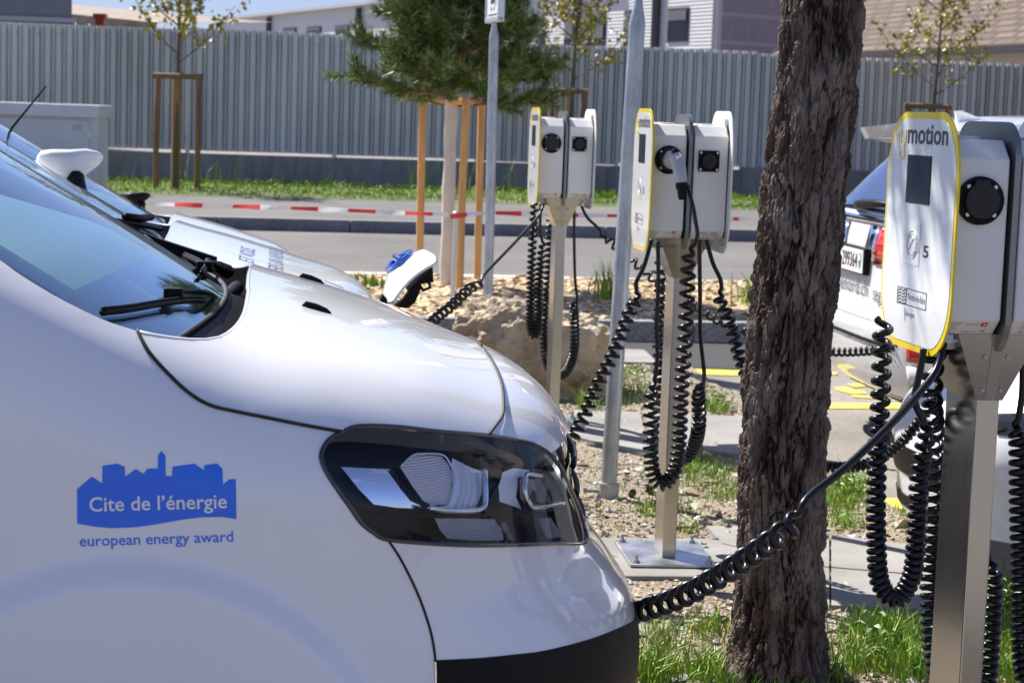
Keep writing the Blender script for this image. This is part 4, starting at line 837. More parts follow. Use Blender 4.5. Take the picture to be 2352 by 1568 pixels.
cable('coiled black cable looping down behind the nearest station post', [(2160, 770, 4.0, 0, 30), (2150, 805, 4.0, 18, 44), (2140, 850, 4.02, 21, 44), (2138, 930, 4.05, 21, 42), (2144, 1000, 4.12, 20, 36), (2143, 1174, 4.15, 18, 25), (2136, 1328, 4.15, 18, 22), (2140, 1456, 4.15, 18, 20), (2160, 1570, 4.15, 18, 18), (2215, 1640, 4.18, 18, 15), (2262, 1580, 4.18, 18, 18), (2272, 1500, 4.18, 18, 20), (2279, 1405, 4.18, 17, 22), (2282, 1320, 4.18, 15, 24), (2268, 1270, 4.18, 0, 24), (2252, 1150, 4.16, 0, 24), (2258, 900, 4.14, 0, 24), (2270, 780, 4.1, 0, 24)])
cable('coiled black cable hanging at the right edge beside the nearest station', seg(4.02, [(2362, 770, 0, 20), (2351, 820, 0, 20), (2348, 900, 0, 20), (2340, 955, 0, 24), (2330, 985, 8, 24), (2340, 1010, 17, 24), (2341, 1150, 17, 22), (2344, 1300, 17, 20), (2346, 1456, 17, 18), (2356, 1560, 17, 16), (2400, 1600, 17, 14), (2430, 1520, 17, 16), (2436, 1300, 17, 20), (2430, 1000, 0, 20), (2420, 780, 0, 20)]))
cable('coiled black cable stretched from the middle station down behind the van nose', [(1497, 550, 6.5, 0, 20), (1479, 612, 6.48, 0, 20), (1460, 652, 6.46, 0, 20), (1467, 684, 6.45, 4, 20), (1456, 700, 6.44, 12, 22), (1442, 728, 6.43, 13, 22), (1425, 775, 6.41, 13, 22), (1406, 819, 6.39, 13, 22), (1381, 867, 6.37, 13, 22), (1359, 914, 6.35, 13, 21), (1339, 962, 6.33, 13, 21), (1318, 1000, 6.3, 13, 21), (1290, 1040, 6.25, 13, 21)], ph=.5)
M2 = cable('coiled black cable plugged into the middle station and hanging in a U before its post', seg(6.52, [(1581, 428, 0, 20, 6.56), (1585, 450, 0, 20), (1592, 475, 0, 20), (1598, 511, 0, 20), (1602, 540, 0, 20), (1594, 565, 2, 27), (1582, 585, 12, 27), (1580, 614, 15, 27), (1578, 676, 15, 27), (1573, 779, 15, 25), (1568, 850, 15, 23), (1563, 931, 15, 21), (1559, 1021, 14.5, 17), (1549, 1080, 14.5, 13), (1522, 1112, 14.5, 11), (1500, 1088, 14.5, 13), (1494, 1021, 14.5, 18), (1495, 931, 14.5, 22), (1496, 900, 12, 22), (1503, 880, 2, 22), (1509, 830, 0, 20), (1510, 796, 0, 20), (1508, 740, 0, 20), (1512, 656, 0, 20), (1511, 555, 0, 20)]), r=.0070)
cable('coiled black cable hanging in a U behind the middle station post', [(1606, 550, 6.62, 0, 20), (1608, 676, 6.62, 0, 20), (1609, 770, 6.64, 0, 20), (1616, 840, 6.66, 0, 20), (1617, 875, 6.7, 0, 20), (1606, 895, 6.75, 9, 20), (1605, 920, 6.8, 13, 20), (1605, 976, 6.85, 13, 17), (1595, 1021, 6.95, 13, 14), (1572, 1052, 7.0, 13, 12), (1540, 1050, 7.0, 13, 13), (1522, 1000, 7.0, 13, 16), (1517, 900, 7.0, 13, 18), (1515, 779, 7.0, 13, 21), (1518, 676, 7.0, 13, 22), (1520, 600, 6.98, 13, 22), (1526, 565, 6.95, 4, 22)])
cable('coiled black cable from the middle station passing behind the trunk to the white hatchback', [(1622, 550, 6.62, 0, 20), (1638, 606, 6.62, 0, 20), (1655, 642, 6.62, 0, 20), (1656, 668, 6.62, 2, 20), (1652, 690, 6.62, 11, 22), (1667, 718, 6.62, 13, 21), (1679, 753, 6.62, 13, 20), (1690, 788, 6.62, 13, 19), (1710, 850, 6.6, 13, 18), (1745, 940, 6.6, 12, 15), (1800, 1030, 6.55, 11, 13), (1885, 1069, 6.5, 10, 11.5), (1977, 1069, 6.5, 10, 11.5), (2038, 1041, 6.48, 10, 12), (2084, 1000, 6.45, 10, 12.5), (2115, 964, 6.45, 10, 13), (2150, 905, 6.45, 9, 14), (2165, 860, 6.4, 0, 14)])
cable('black cable from the farthest station stretched left to the raised charging flap', [(1249, 470, 9.45, 0, 18), (1232, 503, 9.38, 0, 18), (1170, 570, 9.2, 0, 18), (1120, 622, 9.05, 0, 18), (1107, 640, 9.0, 0, 18), (1105, 655, 8.98, 5, 24), (1090, 656, 8.96, 10, 27), (1072, 669, 8.9, 10.5, 27), (1052, 688, 8.82, 10.5, 26), (1033, 706, 8.74, 10.5, 26), (1014, 720, 8.66, 10.5, 25), (997, 735, 8.58, 10.5, 25), (960, 765, 8.4, 8, 25)], ph=2)
cable('coiled black cable hanging in a U at the left of the farthest station', seg(9.45, [(1242, 470, 0, 14), (1241, 500, 0, 14), (1241, 541, 0, 14), (1248, 556, 2, 14), (1245, 572, 7, 14), (1241, 610, 7.5, 12), (1237, 659, 7.5, 10.5), (1237, 723, 7.5, 9), (1233, 766, 7.5, 7), (1223, 770, 7.5, 7), (1217, 739, 7.5, 8), (1218, 691, 7.5, 10), (1221, 596, 7.5, 13), (1226, 500, 7.5, 15), (1228, 468, 7, 15)]))
cable('coiled black cable hanging in a U round the back of the farthest station post', [(1319, 470, 9.6, 0, 14), (1319, 560, 9.6, 0, 14), (1321, 640, 9.6, 0, 14), (1326, 688, 9.65, 0, 14), (1318, 703, 9.7, 7, 13), (1319, 723, 9.75, 8.5, 12), (1320, 787, 9.8, 8.5, 10), (1311, 835, 9.85, 8.5, 8), (1290, 862, 9.9, 8.5, 7), (1264, 850, 9.92, 8.5, 7), (1252, 812, 9.9, 8.5, 9), (1249, 755, 9.9, 8.5, 11), (1253, 691, 9.9, 8.5, 12), (1258, 627, 9.9, 8.5, 13), (1261, 540, 9.88, 8.5, 14), (1264, 490, 9.85, 5, 14)])
cable('long thin looking coiled cable sagging from the farthest station to the white estate car', [(1334, 470, 9.7, 0, 22), (1349, 500, 9.7, 0, 22), (1377, 527, 9.7, 0, 22), (1383, 546, 9.7, 4, 22), (1397, 550, 9.7, 9, 23), (1413, 564, 9.7, 9.5, 23), (1456, 602, 9.68, 9.5, 23), (1485, 623, 9.66, 9.5, 23), (1518, 656, 9.62, 9.5, 22), (1597, 703, 9.55, 9, 21), (1628, 722, 9.5, 9, 21), (1654, 738, 9.45, 9, 20), (1716, 764, 9.4, 9, 19), (1800, 795, 9.3, 8.5, 17), (1910, 808, 9.15, 8, 15), (2007, 805, 9.0, 8, 15), (2060, 795, 8.9, 7, 15), (2095, 775, 8.85, 0, 15)], ph=1)
# plug in the middle station's socket
Mst = Matrix.Translation((C_MID[0], C_MID[1], 0)) @ Matrix.Rotation(YAW, 4, 'Z')
pg = thing('charging_plug', 'grey and black charging plug pushed into the round socket of the middle station', 'charging plug', tuple(Mst @ Vector((-.0715, -.162, 1.383))), YAW)
mb = MB(); mb.cyl((0, .0, 0), (0, -.035, -.003), .028, .027, 28); mb.build('plug_head', mat('plug_grey', (.45, .46, .48), .38, vary=.1, vscale=20), pg, 50)
P = spline([(0, -.025, .006), (.006, -.055, .002), (.014, -.075, -.022), (.020, -.086, -.055), (.022, -.090, -.072)], 8)
mb = MB(); n = len(P); V = []; Fc = []; k = 16
for i, p in enumerate(P):
    u = i/(n-1); hw = .026-.008*u; hd = .027-.011*u; T = P[min(i+1, n-1)]-P[max(i-1, 0)]; T /= np.linalg.norm(T); Xa = np.array([1.0, 0, 0]); Xa -= T*(T@Xa); Xa /= np.linalg.norm(Xa); B = np.cross(T, Xa)
    for j in range(k):
        a = j*2*math.pi/k; c, s = math.cos(a), math.sin(a); V.append(p+Xa*hw*np.sign(c)*abs(c)**.7+B*hd*np.sign(s)*abs(s)**.7)
for i in range(n-1):
    for j in range(k): a = i*k+j; b = i*k+(j+1) % k; Fc.append((a, b, b+k, a+k))
mb.add(V, Fc+[tuple(range(k-1, -1, -1)), tuple((n-1)*k+j for j in range(k))]); gh = mb.build('grip', MATS['plug_grey'], pg, 50)
mb = MB(); mb.tube([(.022, -.0898, -.071), (.0225, -.091, -.082), (.023, -.091, -.093)], [.0195, .0195, .0185], 18); mb.tube([(.023, -.091, -.093), (.023, -.091, -.112), (.0235, -.091, -.127)], [.015, .012, .0085], 14)
for i in range(3): mb.tube([(.023, -.091, -.098-.008*i), (.023, -.091, -.101-.008*i)], .0145-.0015*i, 14)
mb.build('strain_relief', BLACKP, gh, 50)
mb = MB(); mb.tube([(.002, -.056, .026), (.004, -.060, .0265)], .013, 12); mb.tube([(-.012, -.05, .024), (.013, -.085, -.014)], .003, 6); mb.build('release_button', BLACKP, gh, 50)

# ================================================================== VEHICLES
def pchip(xs, ys, x):
    xs = np.asarray(xs, float); ys = np.asarray(ys, float); h = np.diff(xs); d = np.diff(ys)/h; m_ = np.zeros(len(xs))
    for i in range(1, len(xs)-1):
        if d[i-1]*d[i] > 0: w1 = 2*h[i]+h[i-1]; w2 = h[i]+2*h[i-1]; m_[i] = (w1+w2)/(w1/d[i-1]+w2/d[i])
    m_[0] = d[0]; m_[-1] = d[-1]; x = np.clip(x, xs[0], xs[-1]); i = np.clip(np.searchsorted(xs, x)-1, 0, len(h)-1); t = (x-xs[i])/h[i]
    return ys[i]*(1+2*t)*(1-t)**2+h[i]*m_[i]*t*(1-t)**2+ys[i+1]*t*t*(3-2*t)+h[i]*m_[i+1]*t*t*(t-1)
ZX = [.1, .3, .45, .55, .62, .7, .8, .9, 1.0]; TX = [-1.9, -.80, -.7, -.55, -.4, -.25, -.12, 0.0, .2]
def sst(a, b, x): t = np.clip((x-a)/(b-a), 0, 1); return t*t*(3-2*t)
class Veh:
    """smooth vehicle front: plan outline x profile, blended; local x forward, y left, z up, origin on the ground under the nose"""
    def __init__(s, root, O, yaw, xf, T, W=.92, c=.09, k=.22, xs=-.80, rear=-4.3, flare=True, wx=-.864, C=(-.8, 0, .6), zs=.85):
        s.O = np.array([O[0], O[1], 0.0]); ca, sa = math.cos(yaw), math.sin(yaw); s.X = np.array([ca, sa, 0]); s.Y = np.array([-sa, ca, 0]); s.Zv = np.array([0, 0, 1.0])
        s.xf, s.T, s.W, s.c, s.k, s.xs, s.rear, s.flare, s.wx, s.C, s.zs = xf, T, W, c, k, xs, rear, flare, wx, np.array(C, float), zs
        s.root = root; root.location = s.O; root.rotation_euler = (0, 0, yaw)
    def g(s, l):
        x, y, z = l[..., 0], l[..., 1], l[..., 2]; ay = np.abs(y); xf = pchip(ZX, s.xf, z); W = s.W-.25*np.maximum(0, z-s.zs)**2*np.clip(2-z, 0, 1)
        if s.flare:
            r = np.hypot(x-s.wx, z-.32); W = W+.024*(1-sst(.432, .462, r))*sst(.25, .34, z)
        u = np.maximum((x-s.xs)/(xf-s.xs), 0); r = (u**2.3+(ay/W)**2.2)**(1/2.2); side = (r-1)*W*.8
        side = np.maximum(side, s.rear-x); top = (z-(pchip(TX, s.T, x)-s.c*y*y))*.92
        k = s.k; h = np.maximum(k-np.abs(side-top), 0)/k
        return np.maximum(np.maximum(side, top)+h*h*k*.25, .12-z)
    def hits(s, P, t0=2.2, t1=11.0, n=900):
        """pixels of the photograph to local points on the body (nearest approach if the ray just misses)"""
        d = rays(P); o = EYE-s.O; dl = np.stack([d @ s.X, d @ s.Y, d[:, 2]], -1); ol = np.array([o @ s.X, o @ s.Y, o[2]])
        t = np.linspace(t0, t1, n); v = s.g(ol+dl[:, None, :]*t[None, :, None]); neg = v < 0; i = np.where(neg.any(1), neg.argmax(1), v.argmin(1)); i = np.clip(i, 1, n-1)
        a, b = t[i-1], t[i]
        for _ in range(36):
            mmid = (a+b)/2; ng = s.g(ol+dl*mmid[:, None]) < 0; b = np.where(ng, mmid, b); a = np.where(ng, a, mmid)
        return ol+dl*a[:, None]
    def norm(s, p, e=2e-3):
        n = np.stack([s.g(p+np.eye(3)[k]*e)-s.g(p-np.eye(3)[k]*e) for k in range(3)], -1); return n/np.linalg.norm(n, axis=-1)[..., None]
    def ang(s, p): d = p-s.C; return np.stack([np.arctan2(d[:, 1], d[:, 0]), np.arctan2(d[:, 2], np.hypot(d[:, 0], d[:, 1]))], -1)
    def radial(s, a):
        d = np.stack([np.cos(a[:, 0])*np.cos(a[:, 1]), np.sin(a[:, 0])*np.cos(a[:, 1]), np.sin(a[:, 1])], -1); lo = np.full(len(a), .05); hi = np.full(len(a), 6.0)
        for _ in range(44):
            mi = (lo+hi)/2; ins = s.g(s.C+d*mi[:, None]) < 0; lo = np.where(ins, mi, lo); hi = np.where(ins, hi, mi)
        return s.C+d*lo[:, None]
    def patch(s, name, loc, M, step=.03, off=0.0, parent=None, mirror=False, thick=0.0, root=None, build=True):
        """surface piece whose outline runs through the local points"""
        A = s.ang(np.asarray(loc, float)); B = []
        for i in range(len(A)):
            p, q = A[i], A[(i+1) % len(A)]; n = max(1, int(np.ceil(np.linalg.norm(q-p)/(step*1.2)))); B += [p+(q-p)*k/n for k in range(n)]
        V, Fc = cdt(np.array(B), step); P = s.radial(V)
        if off: P = P+s.norm(P)*off
        mb = MB(); mb.add(P, Fc)
        if mirror == 'both': mb.add(P*[1, -1, 1], [f[::-1] for f in Fc])
        if not build: return mb
        o = mb.build(name, M, parent or s.root, smooth=180); orient(o, s)
        if thick: md = o.modifiers.new('sheet', 'SOLIDIFY'); md.thickness = thick; md.offset = -1; m2 = o.modifiers.new('crease', 'EDGE_SPLIT'); m2.split_angle = D2R(50)
        return o
    def pxpatch(s, name, px, M, step=.02, off=0.0, parent=None, **kw): return s.patch(name, s.hits(px, **kw), M, step, off, parent)
    def curve(s, pts, off=0.0, n=4):
        A = s.ang(np.asarray(pts, float)); B = []
        for i in range(len(A)-1):
            k = max(1, int(np.linalg.norm(A[i+1]-A[i])/.008)); B += [A[i]+(A[i+1]-A[i])*j/k for j in range(k)]
        P = s.radial(np.array(B+[A[-1]])); return P+s.norm(P)*off
    def flat(s, name, V, Fc, M, off, parent, quadmap):
        """flat lettering laid on the body: quadmap turns its 2-D points into photo pixels"""
        P = s.hits(quadmap(V)); P = P+s.norm(P)*off; mb = MB(); mb.add(P, Fc); o = mb.build(name, M, parent); orient(o, s); return o
def orient(o, s):
    me = o.data; P = np.array([p.center[:] for p in me.polygons]); N = np.array([p.normal[:] for p in me.polygons])
    if (np.sum(N*s.norm(P), 1) < 0).mean() > .5: me.flip_normals()
def inpoly(P, Q):
    x, y = P[:, 0], P[:, 1]; r = np.zeros(len(P), bool); n = len(Q); j = n-1
    for i in range(n):
        xi, yi, xj, yj = Q[i][0], Q[i][1], Q[j][0], Q[j][1]
        c = ((yi > y) != (yj > y)) & (x < (xj-xi)*(y-yi)/((yj-yi) if yj != yi else 1e-12)+xi); r ^= c; j = i
    return r
def cdt(B, step):
    lo, hi = B.min(0), B.max(0); gx, gy = np.meshgrid(np.arange(lo[0], hi[0], step), np.arange(lo[1], hi[1], step)); Q = np.stack([gx.ravel(), gy.ravel()], -1); Q[:, 0] += np.where((np.round((Q[:, 1]-lo[1])/step) % 2) > 0, step/2, 0)
    Q = Q[inpoly(Q, B)]
    if len(Q):
        keep = np.ones(len(Q), bool)
        for k in range(0, len(Q), 2000): keep[k:k+2000] = (np.hypot(Q[k:k+2000, None, 0]-B[None, :, 0], Q[k:k+2000, None, 1]-B[None, :, 1]).min(1) > step*.45)
        Q = Q[keep]
    n = len(B); vs_ = [Vector((float(p[0]), float(p[1]))) for p in np.vstack([B, Q])]
    r = delaunay_2d_cdt(vs_, [(i, (i+1) % n) for i in range(n)], [], 1, 1e-7)
    return np.array([v[:] for v in r[0]]), [tuple(f) for f in r[2]]
def dens(px, n=6): return spline(px, n)
WGL = glassmat('windscreen_glass', (.80, .94, .97), 1.7, .02, (.9, .97, 1)); FRIT = mat('frit_black', (.006, .007, .012), .08, coat=1.0); DASH = mat('dashboard_blue_grey', (.11, .175, .195), .7, bump=.4, bscale=160, bdist=.002)
def gz(dz=0.0): return lambda x, y: 1.118+dz+.57*(-.834+.10*(1-(y/.78)**2)-x)-.012*np.abs(y/.8)**6
def grid_surf(name, fn, us, vs_, M, parent, flip=False):
    mb = MB(); V = [fn(u, v) for u in us for v in vs_]; n = len(vs_); mb.add(V, [(i*n+j, i*n+j+1, (i+1)*n+j+1, (i+1)*n+j) if not flip else (i*n+j, (i+1)*n+j, (i+1)*n+j+1, i*n+j+1) for i in range(len(us)-1) for j in range(n-1)]); return mb.build(name, M, parent, smooth=180)

# outline data of the van front, measured on the photograph
PX_FEND = [(0, 597), (60, 640), (150, 692), (240, 735), (315, 760)]
PX_SHUT = [(315, 760), (327, 785), (346, 815), (382, 855), (430, 900), (480, 930), (540, 945), (600, 957), (700, 977), (785, 992)]
PX_HL = [(785, 992), (755, 1010), (738, 1040), (741, 1065), (755, 1093), (780, 1130), (805, 1165), (830, 1200), (858, 1222), (890, 1238), (1000, 1248), (1100, 1252), (1200, 1251), (1290, 1248), (1345, 1244), (1340, 1205), (1325, 1155), (1303, 1105), (1283, 1068), (1262, 1042), (1235, 1025), (1205, 1014), (1120, 1000), (1000, 990), (920, 981), (850, 978), (812, 981)]
PX_BSHUT = [(890, 1238), (915, 1275), (940, 1322), (960, 1365), (976, 1408), (990, 1455), (998, 1500), (999, 1517)]
PX_HFRONT = [(1120, 1000), (1138, 977), (1152, 955), (1154, 925), (1151, 890), (1143, 862), (1130, 833), (1112, 806)]
PX_HREAR = [(315, 760), (370, 771), (440, 779), (500, 775), (540, 750), (562, 715), (572, 665)]
PX_BLACK = [(999, 1517), (1100, 1512), (1180, 1504), (1250, 1495), (1350, 1470), (1425, 1441), (1456, 1425)]
PX_NOSE = [(1262, 1042), (1285, 1025), (1300, 1000), (1306, 985)]
XFV = [0.067, 0.11, 0.125, 0.107, 0.063, 0.009, -0.011, -0.002, -0.012]; TV = [1.753, 1.214, 1.177, 1.139, 1.094, 1.039, 1.007, 0.972, 0.866]
vroot = thing('van', 'white van in the foreground with blue town skyline emblem on its wing', 'van')
VAN = Veh(vroot, (.145, 4.17), YAW, XFV, TV)
H = {k: VAN.hits(dens(v)) for k, v in dict(fend=PX_FEND, shut=PX_SHUT, hl=PX_HL+[PX_HL[0]], bshut=PX_BSHUT, hfront=PX_HFRONT, hrear=PX_HREAR, black=PX_BLACK, nose=PX_NOSE).items()}
kf = {k: v for k, v in H.items()}
# which stretch of the lamp outline borders which panel
hl = H['hl']; n6 = 6
def wheel_arch(wx, r, z0=.16, n=18): return [(wx+r*math.cos(a), -.92, .30+r*math.sin(a)) for a in np.linspace(0, math.pi, n)]
def body_outline(v, rear, dz=0.0):
    i_bl = 9*n6   # lamp point where the bumper joint starts
    lampL = hl[:i_bl+1]
    o = [*H['fend'], *H['shut'][1:], *lampL[1:], *H['bshut'][1:], (-.36, -.83, .45), (-.42, -.86, .20)]
    o += [(-.53, -.9, .16)]+wheel_arch(-.864, .275)[0:]+[(-1.2, -.9, .16), (rear+1.25, -.92, .16)]+wheel_arch(rear+.95, .275)+[(rear+.65, -.92, .16), (rear, -.9, .16), (rear, -.002, .16), (rear, -.002, 1.75), (-1.95, -.002, 1.80), (-1.92, -.55, 1.72), (-1.80, -.76, 1.64)]
    return np.array([tuple(p) for p in o])
def mir(p): return np.asarray(p)*[1, -1, 1]
CENT = np.array([(-.690-.004*(1-(y/.29)**2), y, 1.185) for y in np.linspace(.27, -.27, 19)])
def build_front(v, paint, dz=0.0, dx=0.0, lamp=True, det=True, step=.03, interior=True):
    """panels of a van-like vehicle; dz lowers the measured outlines for the smaller cars"""
    sh = lambda P: np.asarray(P, float)+[dx, 0, dz]
    bo_ = sh(body_outline(v, v.rear)); bo_[:, 2] = np.maximum(bo_[:, 2], .15)
    def dbl(name, loc, M, step, off=0, thick=0.0, mirror=True):
        a = v.patch(name, loc, M, step, off, thick=thick)
        if mirror:
            b = bpy.data.objects.new(name, a.data.copy()); b.data.transform(Matrix.Diagonal((1, -1, 1, 1))); b.data.flip_normals(); COL.objects.link(b); b.parent = v.root
            for md in a.modifiers: m2 = b.modifiers.new(md.name, md.type); (setattr(m2, 'thickness', md.thickness), setattr(m2, 'offset', md.offset)) if md.type == 'SOLIDIFY' else setattr(m2, 'split_angle', md.split_angle)
            return a, b
        return a, None
    body = dbl('body_side', bo_, paint, step, thick=.004)
    near = np.vstack([H['shut'], hl[::-1][:0], H['hl'][::-1][1:5*n6+1]]); 
    lamp_top = H['hl'][::-1][:5*n6+1]     # from the shut line corner along the top of the lamp to the hood front corner
    hood_half = np.vstack([H['shut'], lamp_top[1:], H['hfront'][1:]]); rear = H['hrear'][::-1]
    o = sh(np.vstack([hood_half, [[-.205, 0, 1.03]], mir(hood_half[::-1]), mir(H['hrear'][1:]), CENT, rear[:-1]]))
    hood = v.patch('hood', o, paint, step*.8, .0015, thick=.006)
    # nose panel above the grille
    seg_top = H['hl'][::-1][5*n6:9*n6+1]
    npn = np.vstack([H['hfront'][::-1], seg_top[1:], H['nose'][1:]]); o = sh(np.vstack([npn, [[-.01, 0, .86]], mir(npn[::-1]), [[-.205, 0, 1.03]]])); v.patch('nose_panel', o, paint, step*.7, 0, thick=.005)
    # grille between lamps
    inner = H['hl'][14*n6:19*n6+1][::-1]   # inner lamp edge, top to bottom
    gh_ = np.vstack([H['nose'][::-1], inner[1:3*n6]]); low = gh_[-1]; o = sh(np.vstack([gh_, [[.02, -.18, .685], [.025, 0, .68]], mir(np.vstack([gh_, [[.02, -.18, .685]]])[::-1]), [[-.01, 0, .86]]])); v.patch('grille', o, BLACKG, step*.6, -.012)
    # bumper
    bt = np.vstack([H['bshut'][::-1], H['hl'][9*n6:14*n6+1][1:], H['hl'][14*n6:16*n6+1][1:]]); o = sh(np.vstack([bt, [[.02, -.18, .685], [.025, 0, .68]], mir(np.vstack([bt, [[.02, -.18, .685]]])[::-1]), mir(H['black'][1:]), [[.12, 0, .52]], H['black'][::-1][:-1]]))
    v.patch('bumper', o, paint, step*.7, .0008, thick=.005)
    o = sh(np.vstack([H['black'], [[.12, 0, .52]], mir(H['black'][::-1]), [[-.36, .83, .45], [-.42, .86, .20], [-.2, .62, .17], [0, .3, .17], [.03, 0, .17], [0, -.3, .17], [-.2, -.62, .17], [-.42, -.86, .20], [-.36, -.83, .45]]])); v.patch('lower_bumper', o, BLACKP, step, .004)
    # windscreen, frit, dashboard, cowl
    z = gz(dz); xb = lambda y: -.83+.085*(1-(y/.78)**2)+dx
    w_ = lambda x: .805-.09*np.clip((-.9+dx-x)/1.0, 0, 1)
    ys = np.linspace(-1, 1, 41)
    def gl(off, u0, u1, t0=-1, t1=1): return lambda u, t: (lambda x, y: (x, y, z(x-dx, y)+off))(xb(t*.8)-u, t*w_(xb(t*.8)-u))
    ws = grid_surf('windscreen', gl(0, 0, 1), np.linspace(0, 1.12, 40), ys, WGL, v.root)
    grid_surf('frit_band', gl(-.004, 0, 1), np.linspace(-.004, .16, 8), ys, FRIT, ws)
    for sgn in (-1, 1): grid_surf('side_frit', gl(-.004, 0, 1), np.linspace(.16, 1.12, 30), np.linspace(.90, 1.0, 4)*sgn, FRIT, ws)
    if interior:
        grid_surf('dashboard', lambda u, t: (xb(t*.8)-u*.65-.03, t*.78, z(xb(t*.8)-dx-.03-u*.65, t*.8)-.03-.30*max(0, u*.65-.22)), np.linspace(0, 1, 14), ys, DASH, v.root)
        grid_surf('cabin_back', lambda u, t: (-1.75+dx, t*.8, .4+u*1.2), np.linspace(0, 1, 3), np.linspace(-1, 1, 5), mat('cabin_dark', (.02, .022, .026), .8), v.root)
    rr = sh(np.vstack([H['hrear'], CENT[::-1], mir(H['hrear'][::-1])])); rr = v.radial(v.ang(rr)); L_ = np.concatenate([[0], np.cumsum(np.linalg.norm(np.diff(rr, axis=0), axis=1))]); q = np.linspace(0, L_[-1], 60); rr = np.stack([np.interp(q, L_, rr[:, k]) for k in range(3)], -1)
    gb = np.array([(xb(y), y, z(xb(y)-dx, y)-.006) for y in np.clip(rr[:, 1]*.99, -.80, .80)]); mb = MB(); K = 6; V = []
    for i in range(60):
        for k in range(K):
            u = k/(K-1); p = gb[i]*(1-u)+(rr[i]+[.07, 0, -.03])*u; p[2] -= .055*math.sin(math.pi*min(1, u*1.2)*.5); V.append(p)
    mb.add(V, [(i*K+j, i*K+j+1, (i+1)*K+j+1, (i+1)*K+j) for i in range(59) for j in range(K-1)]); cw = mb.build('cowl_panel', BLACKP, v.root, smooth=180)
    mb = MB(); mb.tube(gb+[0.002, 0, .004], .006, 8); mb.build('seal', RUBBER, cw, 180)
    mb = MB(); mb.tube(rr+[0, 0, -.003], .005, 8); mb.build('hood_edge', paint, hood, 180)
    return body, hood, ws, z, xb
vb, vhood, vws, vz, vxb = build_front(VAN, PAINT, step=.022)
def on_glass(px, off=.0):
    """photo pixel to the van's windscreen surface (local)"""
    d = rays(px); o = EYE-VAN.O; dl = np.stack([d @ VAN.X, d @ VAN.Y, d[:, 2]], -1); ol = np.array([o @ VAN.X, o @ VAN.Y, o[2]]); t = np.linspace(2.4, 6, 1500); p = ol+dl[:, None, :]*t[None, :, None]
    v = p[..., 2]-vz(p[..., 0], p[..., 1]); i = (v < 0).argmax(1); return p[np.arange(len(p)), i]+np.array([.45, 0, .85])*off
def on_level(px, z): d = rays(px); o = EYE-VAN.O; dl = np.stack([d @ VAN.X, d @ VAN.Y, d[:, 2]], -1); ol = np.array([o @ VAN.X, o @ VAN.Y, o[2]]); return ol+dl*((z-ol[2])/dl[:, 2])[:, None]
# shut lines
def gapline(name, pts, r=.0022, M=RUBBER, off=.0006, v=VAN, both=True, parent=None):
    P = v.curve(pts, off); mb = MB()
    if both: mb.tube(P*[1, -1, 1], r, 6); mb.build(name, M, parent or v.root, smooth=180); mb = MB()
    mb.tube(P, r, 6)
    return mb.build(name, M, parent or v.root, smooth=180)
gapline('shut_line', H['shut'], .0034, off=.002); gapline('shut_line', H['bshut'], .0022, off=.0012); gapline('shut_line', H['hfront'], .0026, off=.0045)
gapline('lamp_seal', H['hl'], .0042, BLACKG); gapline('shut_line', H['black'], .002)
# side glass, wheels (mostly below or left of the picture)
dg = [(-1.55, -.80, 1.18), (-1.25, -.82, 1.17), (-1.50, -.78, 1.36), (-1.86, -.74, 1.55), (-2.5, -.74, 1.55), (-2.5, -.82, 1.16)]
VAN.patch('side_window', dg, FRIT, .03, .004); VAN.patch('side_window', mir(dg), FRIT, .03, .004)
def wheel(v, x, y, r=.262):
    mb = MB(); s = 1 if y > 0 else -1; P = []; n = 36; prof = [(r*.62, .0), (r*.66, .02), (r*.93, .02), (r, .0), (r, -.15), (r*.6, -.16)]
    V = [(x+q*math.cos(a), y+s*w_, .30+q*math.sin(a)) for a in np.linspace(0, 2*math.pi, n, endpoint=False) for q, w_ in prof]; k = len(prof)
    mb.add(V, [(i*k+j, i*k+j+1, ((i+1) % n)*k+j+1, ((i+1) % n)*k+j) for i in range(n) for j in range(k-1)]); t_ = mb.build('wheel', RUBBER, v.root, 40)
    mb = MB(); mb.cyl((x, y-s*.05, .30), (x, y-s*.012, .30), r*.62, n=28)
    for j in range(5): a = j*1.2566; M_ = Matrix.Translation((x, y-s*.012, .30)) @ Matrix.Rotation(-a, 4, 'Y'); mb.box((.03, -.012, -.022), (r*.6, .012, .022), 0, .006, M_)
    mb.build('rim', mat('rim_silver', (.5, .5, .52), .35, .9), t_, 40)
for x in (-.864, VAN.rear+.95):
    for y in (-.90, .90): wheel(VAN, x, y)
# head lamp (right one seen; left one mirrored through its simple cover)
LG = glassmat('lamp_cover', (.88, .90, .94), 1.33, .0); HOUS = mat('lamp_housing', (.004, .004, .013), .4, spec=.3)
lamp = VAN.patch('headlight', H['hl'][:-1], LG, .012, .0005)
cen = np.array([1050, 1120]); big = [tuple(cen+(np.array(p)-cen)*1.05) for p in PX_HL]; VAN.pxpatch('lamp_housing', big, HOUS, .016, -.060, lamp)
def hp(name, px, M, off, step=.012): return VAN.pxpatch(name, px, M, step, off, lamp)
MIRR = mat('reflector_mirror', (.78, .80, .84), .03, 1.0); RIB = ribbed('ribbed_lens', (.90, .88, .93), 72, 'Z', .35, .0); RIB2 = ribbed('ribbed_lens_dark', (.62, .62, .68), 76, 'Z', .3, .1)
hp('mirror', [(806, 1058), (870, 1060), (932, 1061), (965, 1110), (1005, 1170), (940, 1168), (885, 1160), (850, 1120)], MIRR, -.040)
hp('ribbed_lens', [(935, 1062), (962, 1036), (990, 1031), (1032, 1034), (1050, 1055), (1059, 1080), (1058, 1120), (1050, 1158), (1012, 1160), (990, 1148), (965, 1112)], RIB, -.022)
